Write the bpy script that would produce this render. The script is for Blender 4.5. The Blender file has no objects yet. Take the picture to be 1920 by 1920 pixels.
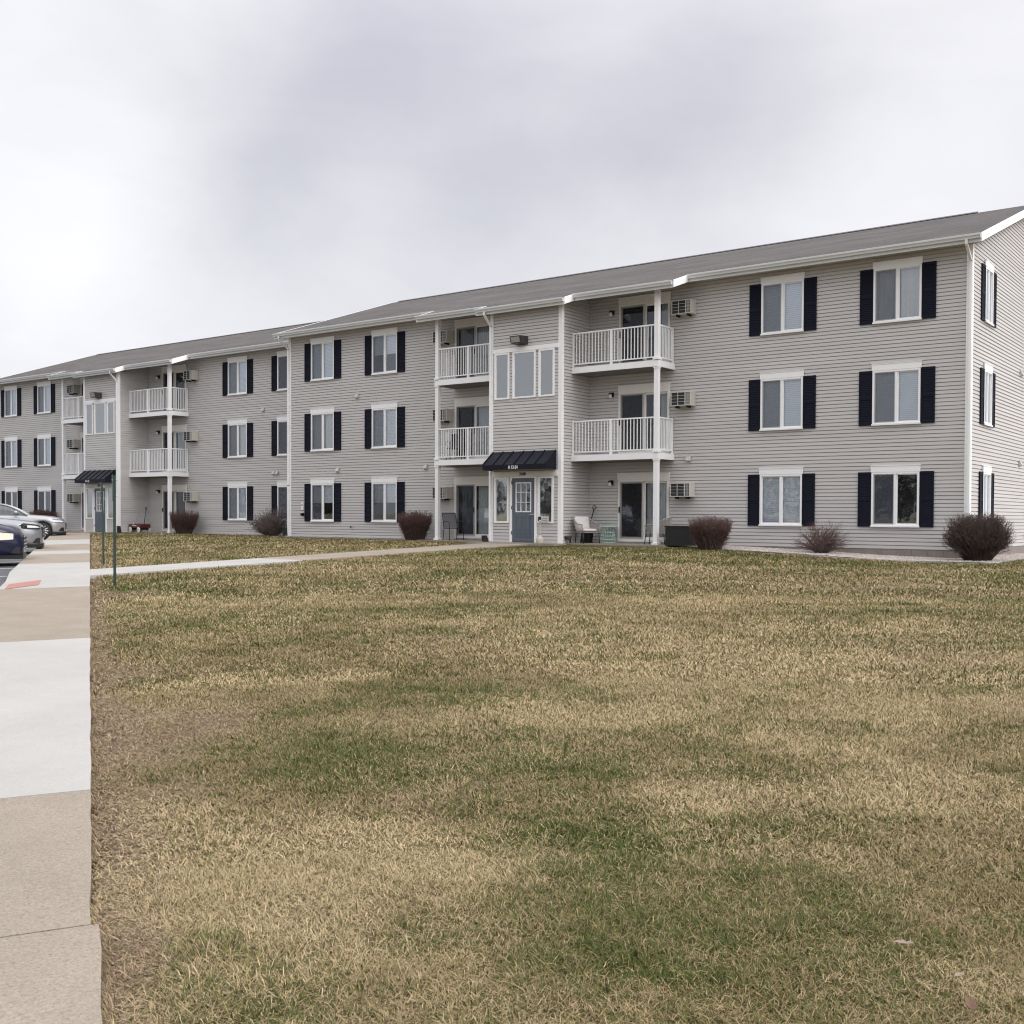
import bpy, math, random
import numpy as np
from mathutils import Matrix, Vector
random.seed(7); rng = np.random.default_rng(7)
sc = bpy.context.scene
COL = sc.collection

# ------------------------------------------------------------------ camera
cd = bpy.data.cameras.new('camera'); cam = bpy.data.objects.new('camera', cd); COL.objects.link(cam)
R_ = Vector((0.8045186, 0.59391346, 0.004077)); U_ = Vector((-0.01537674, 0.01396626, 0.99978423)); F_ = Vector((-0.59372836, 0.8044077, -0.02036857))
m = Matrix((R_, U_, -F_)).transposed().to_4x4(); m.translation = Vector((0, 0, 1.5)); cam.matrix_world = m
cd.sensor_width = 36; cd.lens = 36 * 2022.56 / 1920; cd.shift_y = 47.7 / 1920
cd.clip_start = 0.1; cd.clip_end = 3000
sc.camera = cam

# ------------------------------------------------------------------ world + sun
SUN_EL, SUN_AZ = math.radians(34), math.radians(86)      # azimuth measured from +Y towards +X
world = bpy.data.worlds.new('World'); sc.world = world; world.use_nodes = True
wn, wl = world.node_tree.nodes, world.node_tree.links
for n in list(wn): wn.remove(n)
def wnode(t, **kw):
    n = wn.new(t)
    for k, v in kw.items(): setattr(n, k, v)
    return n
wout = wnode('ShaderNodeOutputWorld'); wmix = wnode('ShaderNodeMixShader'); wmix.inputs[0].default_value = 0.9
sky = wnode('ShaderNodeTexSky', sky_type='NISHITA', sun_disc=False, sun_elevation=SUN_EL, sun_rotation=SUN_AZ)
bgs = wnode('ShaderNodeBackground'); bgs.inputs[1].default_value = 0.1
wl.new(sky.outputs[0], bgs.inputs[0])
bgc = wnode('ShaderNodeBackground'); bgc.inputs[1].default_value = 1.0
wl.new(bgs.outputs[0], wmix.inputs[1]); wl.new(bgc.outputs[0], wmix.inputs[2]); wl.new(wmix.outputs[0], wout.inputs[0])
tc = wnode('ShaderNodeTexCoord')
def wmath(op, a, b=None, c=None, clamp=False):
    n = wnode('ShaderNodeMath', operation=op, use_clamp=clamp)
    for i, v in enumerate((a, b, c)):
        if v is None: continue
        if isinstance(v, (int, float)): n.inputs[i].default_value = v
        else: wl.new(v, n.inputs[i])
    return n.outputs[0]
sep = wnode('ShaderNodeSeparateXYZ'); wl.new(tc.outputs['Generated'], sep.inputs[0])
X, Y, Z = sep.outputs
Zc = wmath('MAXIMUM', Z, 0.0)
def wnoise(scale, detail, rough, loc, stretch, rot=0.0, dist=0.0):
    mp = wnode('ShaderNodeMapping'); mp.inputs['Location'].default_value = loc; mp.inputs['Scale'].default_value = stretch
    mp.inputs['Rotation'].default_value = (0, rot, math.radians(36.4))
    wl.new(tc.outputs['Generated'], mp.inputs[0])
    n = wnode('ShaderNodeTexNoise'); n.inputs['Scale'].default_value = scale; n.inputs['Detail'].default_value = detail
    n.inputs['Roughness'].default_value = rough; n.inputs['Distortion'].default_value = dist
    wl.new(mp.outputs[0], n.inputs['Vector']); return n.outputs[0]
n1 = wnoise(1.9, 5, 0.45, (1.3, 0.7, 0.2), (1, 1, 2.0), 0.3, 0.3)
n2 = wnoise(5.0, 7, 0.58, (4.3, 2.7, 1.2), (1, 1, 2.6), 0.75, 0.7)
wv = wnode('ShaderNodeTexNoise'); wv.inputs['Scale'].default_value = 4.2; wv.inputs['Detail'].default_value = 7; wv.inputs['Roughness'].default_value = 0.55
wl.new(tc.outputs['Generated'], wv.inputs['Vector'])
wv2 = wnode('ShaderNodeVectorMath', operation='SUBTRACT'); wl.new(wv.outputs['Color'], wv2.inputs[0]); wv2.inputs[1].default_value = (.5, .5, .5)
wv3 = wnode('ShaderNodeVectorMath', operation='SCALE'); wl.new(wv2.outputs[0], wv3.inputs[0]); wv3.inputs['Scale'].default_value = 0.20
wv4 = wnode('ShaderNodeVectorMath', operation='ADD'); wl.new(tc.outputs['Generated'], wv4.inputs[0]); wl.new(wv3.outputs[0], wv4.inputs[1])
wv5 = wnode('ShaderNodeVectorMath', operation='NORMALIZE'); wl.new(wv4.outputs[0], wv5.inputs[0]); WARP = wv5.outputs[0]
# soft grey and bright cloud banks, each a lobe around a direction of the sky
def lobe(d, width):
    v = Vector(d).normalized()
    dp = wnode('ShaderNodeVectorMath', operation='DOT_PRODUCT'); dp.inputs[1].default_value = v
    wl.new(WARP, dp.inputs[0])
    t = wmath('SUBTRACT', 1.0, dp.outputs['Value'])
    return wmath('POWER', 2.718, wmath('MULTIPLY', t, -1.0 / (width * width)))
def px(u, v): return F_ + R_ * ((u - 960) / 2022.56) + U_ * ((1007.7 - v) / 2022.56)
banks = None
for (u, v, w, a) in [(330, 520, .06, -.05), (430, 430, .06, -.10), (520, 330, .06, -.07), (600, 230, .065, -.10), (700, 150, .07, -.13), (810, 70, .07, -.10), (930, -20, .08, -.08),
                     (850, 440, .05, -.07), (950, 400, .055, -.10), (1060, 345, .06, -.12), (1170, 280, .065, -.10), (1290, 205, .07, -.10), (1420, 130, .075, -.08), (1560, 60, .08, -.05),
                     (690, 400, .04, .06), (770, 320, .045, .05), (870, 240, .05, .04), (990, 150, .05, .03),
                     (30, 340, .11, .16), (60, 120, .10, .10), (200, 560, .08, .10), (120, 440, .07, .08), (1120, 440, .06, .07), (1860, 300, .11, .16), (1650, 360, .08, .10), (1450, 400, .07, .08), (60, 260, .03, -.05), (40, 430, .03, -.04), (400, 620, .08, .06)]:
    o = wmath('MULTIPLY', lobe(px(u, v), w * (.92 if a < 0 else 1.0)), a * (.85 if a < 0 else .72))
    banks = o if banks is None else wmath('ADD', banks, o)
nz = wmath('ADD', wmath('MULTIPLY', wmath('SUBTRACT', n1, 0.5), 0.14), wmath('MULTIPLY', wmath('SUBTRACT', n2, 0.5), 0.20))
mod = wmath('ADD', wmath('ADD', 1.0, nz), banks)
# an overcast dome is brightest high up and on the sun's side
zr = wmath('MAXIMUM', wmath('SUBTRACT', Zc, 0.30), 0.0); grad = wmath('MULTIPLY_ADD', wmath('MULTIPLY', zr, wmath('MINIMUM', zr, 0.45)), 4.6, 0.79)
front = wmath('MULTIPLY', wmath('MAXIMUM', wmath('MULTIPLY', Y, -1.0), 0.0), 0.1)
side = wmath('MULTIPLY', wmath('MAXIMUM', wmath('SUBTRACT', X, 0.05), 0.0), 1.0)
# added dimming of the unseen low sky behind the viewer, deepening recess shade
low_dim = wmath('MULTIPLY', wmath('SMOOTH_MAX', wmath('MULTIPLY', Y, -1.0), 0.0, 0.3), wmath('SUBTRACT', 1.0, wmath('DIVIDE', wmath('MINIMUM', Zc, 0.6), 0.6)))
mod2 = wmath('MULTIPLY', mod, wmath('SUBTRACT', 1.0, wmath('MULTIPLY', low_dim, 0.52)))
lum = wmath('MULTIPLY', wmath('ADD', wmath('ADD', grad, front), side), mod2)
cr = wnode('ShaderNodeValToRGB')
cr.color_ramp.elements[0].position = 0.72; cr.color_ramp.elements[0].color = (0.955, 0.952, 1.075, 1)
cr.color_ramp.elements[1].position = 1.0; cr.color_ramp.elements[1].color = (0.992, 0.984, 1.018, 1)
wl.new(mod, cr.inputs[0])
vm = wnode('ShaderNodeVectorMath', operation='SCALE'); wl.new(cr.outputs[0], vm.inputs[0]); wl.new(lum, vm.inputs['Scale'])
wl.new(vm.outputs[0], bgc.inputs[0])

sl = bpy.data.lights.new('sun', 'SUN'); sl.energy = 1.4; sl.angle = math.radians(30); sl.color = (1.0, 0.965, 0.92)
so = bpy.data.objects.new('sun', sl); COL.objects.link(so)
sd = Vector((math.sin(SUN_AZ) * math.cos(SUN_EL), math.cos(SUN_AZ) * math.cos(SUN_EL), math.sin(SUN_EL)))
so.rotation_euler = sd.to_track_quat('Z', 'Y').to_euler()
sc.view_settings.view_transform = 'Standard'; sc.view_settings.look = 'None'
sc.view_settings.exposure = 0.12; sc.view_settings.gamma = 1.0
sc.cycles.max_bounces = 8; sc.cycles.transparent_max_bounces = 12; sc.cycles.use_denoising = True; sc.cycles.filter_width = 1.15

# ------------------------------------------------------------------ materials
MATS = {}
def mat(name, col=(.5, .5, .5), rough=.6, metal=0.0, spec=.5, var=0.0, vscale=4.0, bump=0.0, bscale=30.0, attr=None, coat=0.0, stretch=(1, 1, 1), spots=0.0, spot_scale=60.0, spot_col=(.3, .3, .3), coords='Object', var2=0.0, v2scale=.6, v2stretch=(1, 1, 1)):
    if name in MATS: return MATS[name]
    M = bpy.data.materials.new(name); M.use_nodes = True; MATS[name] = M
    N, L = M.node_tree.nodes, M.node_tree.links
    b = N['Principled BSDF']; b.inputs['Base Color'].default_value = (*col, 1); b.inputs['Roughness'].default_value = rough
    b.inputs['Metallic'].default_value = metal; b.inputs['Specular IOR Level'].default_value = spec; b.inputs['Coat Weight'].default_value = coat
    b.inputs['Coat Roughness'].default_value = .06
    src = None
    t = N.new('ShaderNodeTexCoord'); mp = N.new('ShaderNodeMapping'); mp.inputs['Scale'].default_value = stretch
    L.new(t.outputs[coords], mp.inputs[0])
    if attr:
        a = N.new('ShaderNodeAttribute'); a.attribute_name = attr; src = a.outputs['Color']
    def mixc(fac, a, bcol, blend='MIX'):
        x = N.new('ShaderNodeMix'); x.data_type = 'RGBA'; x.blend_type = blend
        if isinstance(fac, float): x.inputs[0].default_value = fac
        else: L.new(fac, x.inputs[0])
        if isinstance(a, tuple): x.inputs[6].default_value = (*a, 1)
        else: L.new(a, x.inputs[6])
        if isinstance(bcol, tuple): x.inputs[7].default_value = (*bcol, 1)
        else: L.new(bcol, x.inputs[7])
        return x.outputs[2]
    if var:
        n = N.new('ShaderNodeTexNoise'); n.inputs['Scale'].default_value = vscale; n.inputs['Detail'].default_value = 5; n.inputs['Roughness'].default_value = .6
        L.new(mp.outputs[0], n.inputs['Vector'])
        mr = N.new('ShaderNodeMapRange'); mr.inputs[1].default_value = .25; mr.inputs[2].default_value = .75
        mr.inputs[3].default_value = 1 - var; mr.inputs[4].default_value = 1 + var; L.new(n.outputs[0], mr.inputs[0])
        g = N.new('ShaderNodeCombineColor')
        for i in range(3): L.new(mr.outputs[0], g.inputs[i])
        src = mixc(1.0, src if src is not None else col, g.outputs[0], 'MULTIPLY')
    if var2:
        m2 = N.new('ShaderNodeMapping'); m2.inputs['Scale'].default_value = v2stretch; L.new(t.outputs[coords], m2.inputs[0])
        n = N.new('ShaderNodeTexNoise'); n.inputs['Scale'].default_value = v2scale; n.inputs['Detail'].default_value = 6; n.inputs['Roughness'].default_value = .65
        L.new(m2.outputs[0], n.inputs['Vector'])
        mr = N.new('ShaderNodeMapRange'); mr.inputs[1].default_value = .3; mr.inputs[2].default_value = .7
        mr.inputs[3].default_value = 1 - var2; mr.inputs[4].default_value = 1 + var2; L.new(n.outputs[0], mr.inputs[0])
        g = N.new('ShaderNodeCombineColor')
        for i in range(3): L.new(mr.outputs[0], g.inputs[i])
        src = mixc(1.0, src if src is not None else col, g.outputs[0], 'MULTIPLY')
    if spots:
        n = N.new('ShaderNodeTexNoise'); n.inputs['Scale'].default_value = spot_scale; n.inputs['Detail'].default_value = 3
        L.new(mp.outputs[0], n.inputs['Vector'])
        mr = N.new('ShaderNodeMapRange'); mr.inputs[1].default_value = .56; mr.inputs[2].default_value = .66; mr.inputs[3].default_value = 0; mr.inputs[4].default_value = spots
        L.new(n.outputs[0], mr.inputs[0])
        src = mixc(mr.outputs[0], src if src is not None else col, spot_col)
    if src is not None: L.new(src, b.inputs['Base Color'])
    if bump:
        n = N.new('ShaderNodeTexNoise'); n.inputs['Scale'].default_value = bscale; n.inputs['Detail'].default_value = 4
        L.new(mp.outputs[0], n.inputs['Vector'])
        bp = N.new('ShaderNodeBump'); bp.inputs['Strength'].default_value = bump; bp.inputs['Distance'].default_value = .02
        L.new(n.outputs[0], bp.inputs['Height']); L.new(bp.outputs[0], b.inputs['Normal'])
    return M
def clear_mat(name, tint, gloss, rough=.02, refl=(1, 1, 1)):
    if name in MATS: return MATS[name]
    M = bpy.data.materials.new(name); M.use_nodes = True; MATS[name] = M
    N, L = M.node_tree.nodes, M.node_tree.links
    N.remove(N['Principled BSDF'])
    o = N['Material Output']; mx = N.new('ShaderNodeMixShader'); tr = N.new('ShaderNodeBsdfTransparent'); gl = N.new('ShaderNodeBsdfGlossy')
    tr.inputs[0].default_value = (*tint, 1); gl.inputs['Roughness'].default_value = rough; gl.inputs[0].default_value = (*refl, 1)
    lw = N.new('ShaderNodeLayerWeight'); lw.inputs[0].default_value = .25
    mr = N.new('ShaderNodeMapRange'); mr.inputs[3].default_value = gloss; mr.inputs[4].default_value = 1.0
    L.new(lw.outputs['Fresnel'], mr.inputs[0])
    nz = N.new('ShaderNodeTexNoise'); nz.inputs['Scale'].default_value = 1.7
    t = N.new('ShaderNodeTexCoord'); L.new(t.outputs['Object'], nz.inputs[0])
    bp = N.new('ShaderNodeBump'); bp.inputs['Strength'].default_value = .05; bp.inputs['Distance'].default_value = .05
    L.new(nz.outputs[0], bp.inputs['Height']); L.new(bp.outputs[0], gl.inputs['Normal'])
    L.new(mr.outputs[0], mx.inputs[0]); L.new(tr.outputs[0], mx.inputs[1]); L.new(gl.outputs[0], mx.inputs[2]); L.new(mx.outputs[0], o.inputs[0])
    return M
def screen_mat():
    M = bpy.data.materials.new('insect_mesh'); M.use_nodes = True; MATS['insect_mesh'] = M
    N, L = M.node_tree.nodes, M.node_tree.links
    b = N['Principled BSDF']; b.inputs['Base Color'].default_value = (.088, .095, .12, 1); b.inputs['Roughness'].default_value = .8  # mesh colour carries a blue tint standing in for reflected sky
    mx = N.new('ShaderNodeMixShader'); tr = N.new('ShaderNodeBsdfTransparent'); mx.inputs[0].default_value = .42
    L.new(tr.outputs[0], mx.inputs[1]); L.new(b.outputs[0], mx.inputs[2]); L.new(mx.outputs[0], N['Material Output'].inputs[0])
    return M

SID = mat('vinyl_siding', (.522, .502, .490), .5, var2=.07, v2scale=1.0, v2stretch=(.22, .22, 4.9), var=.03, vscale=.35, bump=.10, bscale=2.5, stretch=(.5, .5, 4))
WHT = mat('white_vinyl', (.85, .85, .85), .45, var=.03, vscale=1.5)
CRM = mat('cream_panel', (.74, .72, .67), .5, var=.03, vscale=2)
SHU = mat('shutter_plastic', (.009, .0105, .020), .65, spec=.12, var=.1, vscale=6)
SHG = mat('roof_shingle', (.128, .117, .114), .95, spec=.1, var=.30, vscale=1.3, bump=.7, bscale=22, stretch=(.6, 4, 4), spots=.55, spot_scale=3.2, spot_col=(.085, .078, .078), var2=.16, v2scale=.35, v2stretch=(.5, 2.2, 2.2))
GUT = mat('gutter_metal', (.68, .70, .71), .35, var=.04, vscale=3)
SOF = mat('soffit_vinyl', (.66, .64, .61), .6)
FND = mat('block_foundation', (.235, .20, .18), .9, var=.15, vscale=5, bump=.3, bscale=60)
GLS = clear_mat('window_glass', (.97, .985, .99), .19, refl=(.86, .93, 1.0))
GLD = clear_mat('storm_glass', (.88, .90, .92), .40, refl=(.93, .97, 1.0))
GLK = clear_mat('door_glass', (.76, .79, .80), .08, refl=(.84, .92, 1.0))
MSH = screen_mat()
MSD = MSH.copy(); MSD.name = 'door_mesh'; MSD.node_tree.nodes['Principled BSDF'].inputs['Base Color'].default_value = (.022, .023, .028, 1)
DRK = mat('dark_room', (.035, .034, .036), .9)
BLD = mat('sky_tinted_blind', (.83, .875, .94), .6)  # blue of the reflected sky is mixed into the blind colour
CUR = mat('blue_grey_curtain', (.30, .34, .38), .8, var=.08, vscale=8)
CURL = mat('pale_curtain', (.70, .715, .72), .8, var=.06, vscale=8)
BLK = mat('black_plastic', (.012, .012, .014), .45)
BLKM = mat('black_metal', (.007, .008, .015), .5, spec=.2, var=.1, vscale=3)
DOORM = mat('slate_door_paint', (.10, .118, .148), .4, var=.04, vscale=2)
CHR = mat('steel', (.62, .62, .63), .25, metal=1.0)
ACB = mat('air_conditioner_case', (.55, .52, .46), .5, var=.06, vscale=6)
ACW = mat('air_conditioner_face', (.56, .55, .52), .5, var=.05, vscale=6)
BRZ = mat('bronze_metal', (.035, .032, .032), .4)
LENS = mat('lamp_lens', (.36, .34, .32), .25, var=.12, vscale=12)
BULB = mat('frosted_bulb', (.72, .72, .70), .3)
TXW = mat('white_lettering', (.85, .85, .85), .5)
TXB = mat('black_lettering', (.012, .012, .012), .5)
CON_T = mat('old_concrete', (.312, .270, .220), .92, spec=.15, var=.20, vscale=70, bump=.45, bscale=110, spots=.5, spot_scale=75, spot_col=(.20, .155, .12), var2=.11, v2scale=1.4)
CON_W = mat('new_concrete', (.40, .388, .368), .92, spec=.15, var=.07, vscale=55, bump=.15, bscale=90, spots=.12, spot_scale=38, spot_col=(.30, .28, .26), var2=.07, v2scale=1.1)
ASP = mat('asphalt', (.10, .10, .105), .95, var=.2, vscale=6, bump=.5, bscale=120)
REDP = mat('tactile_pad', (.40, .175, .145), .8, var=.08, vscale=10, bump=.3, bscale=40)
POST = mat('green_post_paint', (.016, .036, .030), .5, var=.2, vscale=8)

# ------------------------------------------------------------------ mesh builder
class MB:
    def __init__(s): s.v = []; s.f = []; s.m = []; s.cur = 0
    def mi(s, i): s.cur = i; return s
    def add(s, vs, fs):
        b = len(s.v); s.v += [tuple(q) for q in vs]; s.f += [tuple(b + i for i in f) for f in fs]; s.m += [s.cur] * len(fs); return s
    def quad(s, a, b, c, d): return s.add([a, b, c, d], [(0, 1, 2, 3)])
    def box(s, x0, x1, y0, y1, z0, z1, skip=''):
        vs = [(x0, y0, z0), (x1, y0, z0), (x1, y1, z0), (x0, y1, z0), (x0, y0, z1), (x1, y0, z1), (x1, y1, z1), (x0, y1, z1)]
        fs = dict(b=(0, 3, 2, 1), t=(4, 5, 6, 7), f=(0, 1, 5, 4), r=(1, 2, 6, 5), k=(2, 3, 7, 6), l=(3, 0, 4, 7))
        return s.add(vs, [f for k, f in fs.items() if k not in skip])
    def obox(s, c, ax, ay, az):     # oriented box from centre and half-axis vectors
        c, ax, ay, az = map(Vector, (c, ax, ay, az)); vs = []
        for k in (-1, 1):
            for (i, j) in ((-1, -1), (1, -1), (1, 1), (-1, 1)): vs.append(c + ax * i + ay * j + az * k)
        return s.add(vs, [(0, 3, 2, 1), (4, 5, 6, 7), (0, 1, 5, 4), (1, 2, 6, 5), (2, 3, 7, 6), (3, 0, 4, 7)])
    def tube(s, pts, r, n=8, cap=True):
        pts = [Vector(q) for q in pts]; rs = r if isinstance(r, (list, tuple)) else [r] * len(pts); vs = []; fs = []
        for i, q in enumerate(pts):
            d = (pts[min(i + 1, len(pts) - 1)] - pts[max(i - 1, 0)]).normalized()
            a = d.cross(Vector((0, 0, 1)) if abs(d.z) < .95 else Vector((1, 0, 0))).normalized(); b = d.cross(a)
            for k in range(n):
                t = 2 * math.pi * k / n; vs.append(q + a * math.cos(t) * rs[i] + b * math.sin(t) * rs[i])
        for i in range(len(pts) - 1):
            for k in range(n): fs.append((i * n + k, i * n + (k + 1) % n, (i + 1) * n + (k + 1) % n, (i + 1) * n + k))
        if cap: fs += [tuple(range(n))[::-1], tuple((len(pts) - 1) * n + k for k in range(n))]
        return s.add(vs, fs)
    def lathe(s, c, prof, n=20, axis='z', sx=1.0):
        vs = []; fs = []
        for (r, h) in prof:
            for k in range(n):
                t = 2 * math.pi * k / n; a, b = r * math.cos(t), r * math.sin(t)
                vs.append((c[0] + a * sx, c[1] + b, c[2] + h) if axis == 'z' else ((c[0] + a, c[1] + h, c[2] + b) if axis == 'y' else (c[0] + h, c[1] + a, c[2] + b)))
        for i in range(len(prof) - 1):
            for k in range(n): fs.append((i * n + k, i * n + (k + 1) % n, (i + 1) * n + (k + 1) % n, (i + 1) * n + k))
        fs += [tuple(range(n))[::-1], tuple((len(prof) - 1) * n + k for k in range(n))]
        return s.add(vs, fs)
    def prism(s, poly, y0, y1):      # polygon in x,z extruded along y
        n = len(poly); vs = [(x, y0, z) for x, z in poly] + [(x, y1, z) for x, z in poly]
        return s.add(vs, [tuple(range(n)), tuple(range(2 * n - 1, n - 1, -1))] + [(i, i + n, (i + 1) % n + n, (i + 1) % n) for i in range(n)])
    def prismx(s, poly, x0, x1):     # polygon in y,z extruded along x
        n = len(poly); vs = [(x0, y, z) for y, z in poly] + [(x1, y, z) for y, z in poly]
        return s.add(vs, [tuple(range(n))[::-1], tuple(range(n, 2 * n))] + [(i, (i + 1) % n, (i + 1) % n + n, i + n) for i in range(n)])
    def mesh(s, name, mats, smooth=False, bevel=0):
        me = bpy.data.meshes.new(name); me.from_pydata(s.v, [], s.f)
        for k in (mats if isinstance(mats, (list, tuple)) else [mats]): me.materials.append(k)
        me.polygons.foreach_set('material_index', s.m)
        if smooth: me.polygons.foreach_set('use_smooth', [True] * len(s.f))
        me.update(); return me
def obj(name, me, parent=None, loc=(0, 0, 0), rz=0.0, sx=1.0):
    o = bpy.data.objects.new(name, me); COL.objects.link(o)
    o.location = loc; o.rotation_euler = (0, 0, rz); o.scale = (sx, 1, 1)
    if parent: o.parent = parent
    return o
def tag(o, label, cat, group=None, kind=None):
    o['label'] = label; o['category'] = cat
    if group: o['group'] = group
    if kind: o['kind'] = kind
    return o
def thing(name, label, cat, loc=(0, 0, 0), rz=0.0, group=None, parent=None):
    o = bpy.data.objects.new(name, None); COL.objects.link(o); o.location = loc; o.rotation_euler = (0, 0, rz); o.empty_display_size = .2
    return tag(o, label, cat, group)
def struct(name, me, label=None, kind='structure'):
    o = obj(name, me); o['kind'] = kind
    if label: o['label'] = label
    return o
def text_mesh(name, body, size, depth, m, sx=1.0, bold=.0):
    cu = bpy.data.curves.new(name, 'FONT'); cu.body = body; cu.size = size; cu.extrude = depth; cu.offset = bold; cu.align_x = 'CENTER'; cu.resolution_u = 4
    o = bpy.data.objects.new(name, cu); COL.objects.link(o)
    dg = bpy.context.evaluated_depsgraph_get(); dg.update()
    me = bpy.data.meshes.new_from_object(o.evaluated_get(dg)); me.name = name
    bpy.data.objects.remove(o); bpy.data.curves.remove(cu)
    me.transform(Matrix.Diagonal((sx, 1, 1, 1))); me.transform(Matrix.Rotation(math.pi / 2, 4, 'X'))
    me.materials.clear(); me.materials.append(m); return me

# ------------------------------------------------------------------ ground
def smooth(t): t = np.clip(t, 0, 1); return t * t * (3 - 2 * t)
def gz(x, y):
    x = np.asarray(x, float); y = np.asarray(y, float)
    z = .64 * np.clip(y / 28., 0, 1)
    return z - .22 * smooth((x + 15) / 8) * np.clip((y - 14) / 14, 0, 1)
_perm = rng.permutation(512)
def vnoise(x, y):
    xi = np.floor(x).astype(int); yi = np.floor(y).astype(int); fx = x - xi; fy = y - yi
    fx = fx * fx * (3 - 2 * fx); fy = fy * fy * (3 - 2 * fy)
    h = lambda a, b: _perm[(_perm[a & 511] + b) & 511] / 511.
    return (h(xi, yi) * (1 - fx) + h(xi + 1, yi) * fx) * (1 - fy) + (h(xi, yi + 1) * (1 - fx) + h(xi + 1, yi + 1) * fx) * fy
def fbm(x, y, o=4):
    s = 0; a = .5; n = 0
    for k in range(o): s = s + a * vnoise(x * 2 ** k + 17.3 * k, y * 2 ** k + 5.1 * k); n += a; a *= .55
    return s / n
ED = np.array((-.8463, .5327)); EN = np.array((.5327, .8463))      # sidewalk direction, and its normal towards the lawn
def st(x, y): return x * ED[0] + y * ED[1], x * EN[0] + y * EN[1]
BLOB_G = [(-2.1, 3.45, .55, 1.3), (-1.55, 3.7, .5, 1.3), (-2.2, 4.2, .55, .7), (-5.0, 4.9, .4, 1.2), (-5.0, 4.05, .45, .8), (-5.06, 6.4, .6, .6), (-2.72, 2.4, .2, 1.0), (-7.3, 7.9, .8, .4), (-4.1, 5.0, .6, .8),
          (-1.1, 3.6, .5, .8), (-2.9, 5.4, .7, .5), (-4.1, 4.25, .35, .6), (-2.7, 4.0, .4, .8), (-11.0, 9.2, .5, .7), (-2.4, 3.2, .35, .5), (-4.6, 4.6, .4, .7), (-5.6, 5.5, .6, .5), (-16.4, 26.3, 2.0, .9), (-12, 25.6, 2.6, .6), (-8, 25.5, 2.5, .6), (-16, 11.3, .5, .9), (-1.9, 2.9, .5, .5),(-19,26,1.2,.7)]
BLOB_S = [(-3.75, 2.78, .4, 2.4), (-3.2, 2.72, .32, 2.0), (-7.1, 6.1, .5, 1.0), (-4.15, 3.0, .36, 1.8), (-10.3, 11.4, 1.8, .6), (-6.4, 9.1, 1.2, .6), (-3.7, 6.2, .8, .6), (-5.7, 11.2, 1.7, .6), (-3.4, 9.4, 1.4, .9), (-2.3, 7.8, 1.0, .9), (-1.95, 5.8, .6, .9),
          (-2.3, 4.95, .4, .5), (-4.3, 4.5, .3, .3), (-3.1, 11.7, 1.5, .7), (-3.2, 3.75, .35, .6), (-3.6, 3.5, .35, .7), (-14.2, 10.2, .7, .6), (-4.1, 7.6, .9, .5), (-1.2, 9, 1.5, .7), (-7, 14, 2, .5), (-12, 22.5, 2.5, .4)]
BLOB_B = [(-8.5, 5.75, .35, .8), (-6.57, 4.5, .35, 1.0), (-5.8, 4.15, .45, 1.2), (-5.3, 3.75, .3, 1.0), (-4.7, 3.5, .28, .8), (-11, 7.4, .4, .7), (-3.05, 2.1, .14, 1.1), (-2.75, 1.95, .16, 1.2), (-15.7, 10.2, .5, .7), (-6.1, 4.6, .4, .8), (-9.5, 17.5, 2.2, .35), (-5.5, 19, 2.5, .35)]
def blobs(L, x, y):
    return 1.25 * (1 - np.exp(-_blobs(L, x, y)))
def _blobs(L, x, y):
    s = np.zeros_like(x)
    for (bx, by, r, a) in L: s += a * np.exp(-((x - bx) ** 2 + (y - by) ** 2) / (r * r))
    return s
def fields(x, y):
    s, n = st(x, y)
    strip = np.exp(-(np.clip(n, 0, 9) / (.08 + .34 * fbm(s * .8 + 3, s * 0 + 7.7, 3))) ** 2)
    wx = x + .9 * (fbm(x * 1.1 + 9, y * 1.1) - .5) * 2; wy = y + .9 * (fbm(x * 1.1, y * 1.1 + 31) - .5) * 2
    a = fbm(x * .45 + 3, y * .45 + 7, 5); b = fbm(x * 1.6 + 11, y * 1.6 + 2, 4); c = fbm(x * 5, y * 5, 3)
    streak = fbm((x * .8 + y * .6) * .25 + 4, (x * -.6 + y * .8) * 1.1, 3)
    g = .30 + 1.3 * (a - .5) + 1.1 * (b - .5) + .7 * (c - .5) + 1.0 * (streak - .5) + .60 * (fbm(x * 9 + 5, y * 9 + 1, 2) - .5) + .35 * blobs(BLOB_G, wx, wy) - .40 * blobs(BLOB_S, wx, wy)
    br = blobs(BLOB_B, wx, wy) * (.7 + .6 * c) + strip * (.62 + .9 * (b - .3)) + .5 * np.clip(fbm(x * 1.1 + 40, y * 1.1 + 12, 3) - .62, 0, 1) * 3
    sw = .45 + 1.7 * (fbm(x * .7 + 21, y * .7 + 14, 4) - .5) + .8 * (fbm(x * 3.1 + 2, y * 3.1 + 4, 3) - .5) + .7 * blobs(BLOB_S, wx, wy)
    g = g * (1 - .75 * strip)
    return np.clip(g, 0, 1), np.clip(br, 0, 1), np.clip(sw, 0, 1)
C_GR, C_OL, C_ST, C_TN, C_BR = map(np.array, ((.064, .098, .024), (.138, .124, .038), (.50, .395, .230), (.245, .183, .095), (.255, .190, .125)))
def sidewalk_edge(s): return np.where(np.asarray(s) < 4.03, .03, 0.0)
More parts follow.
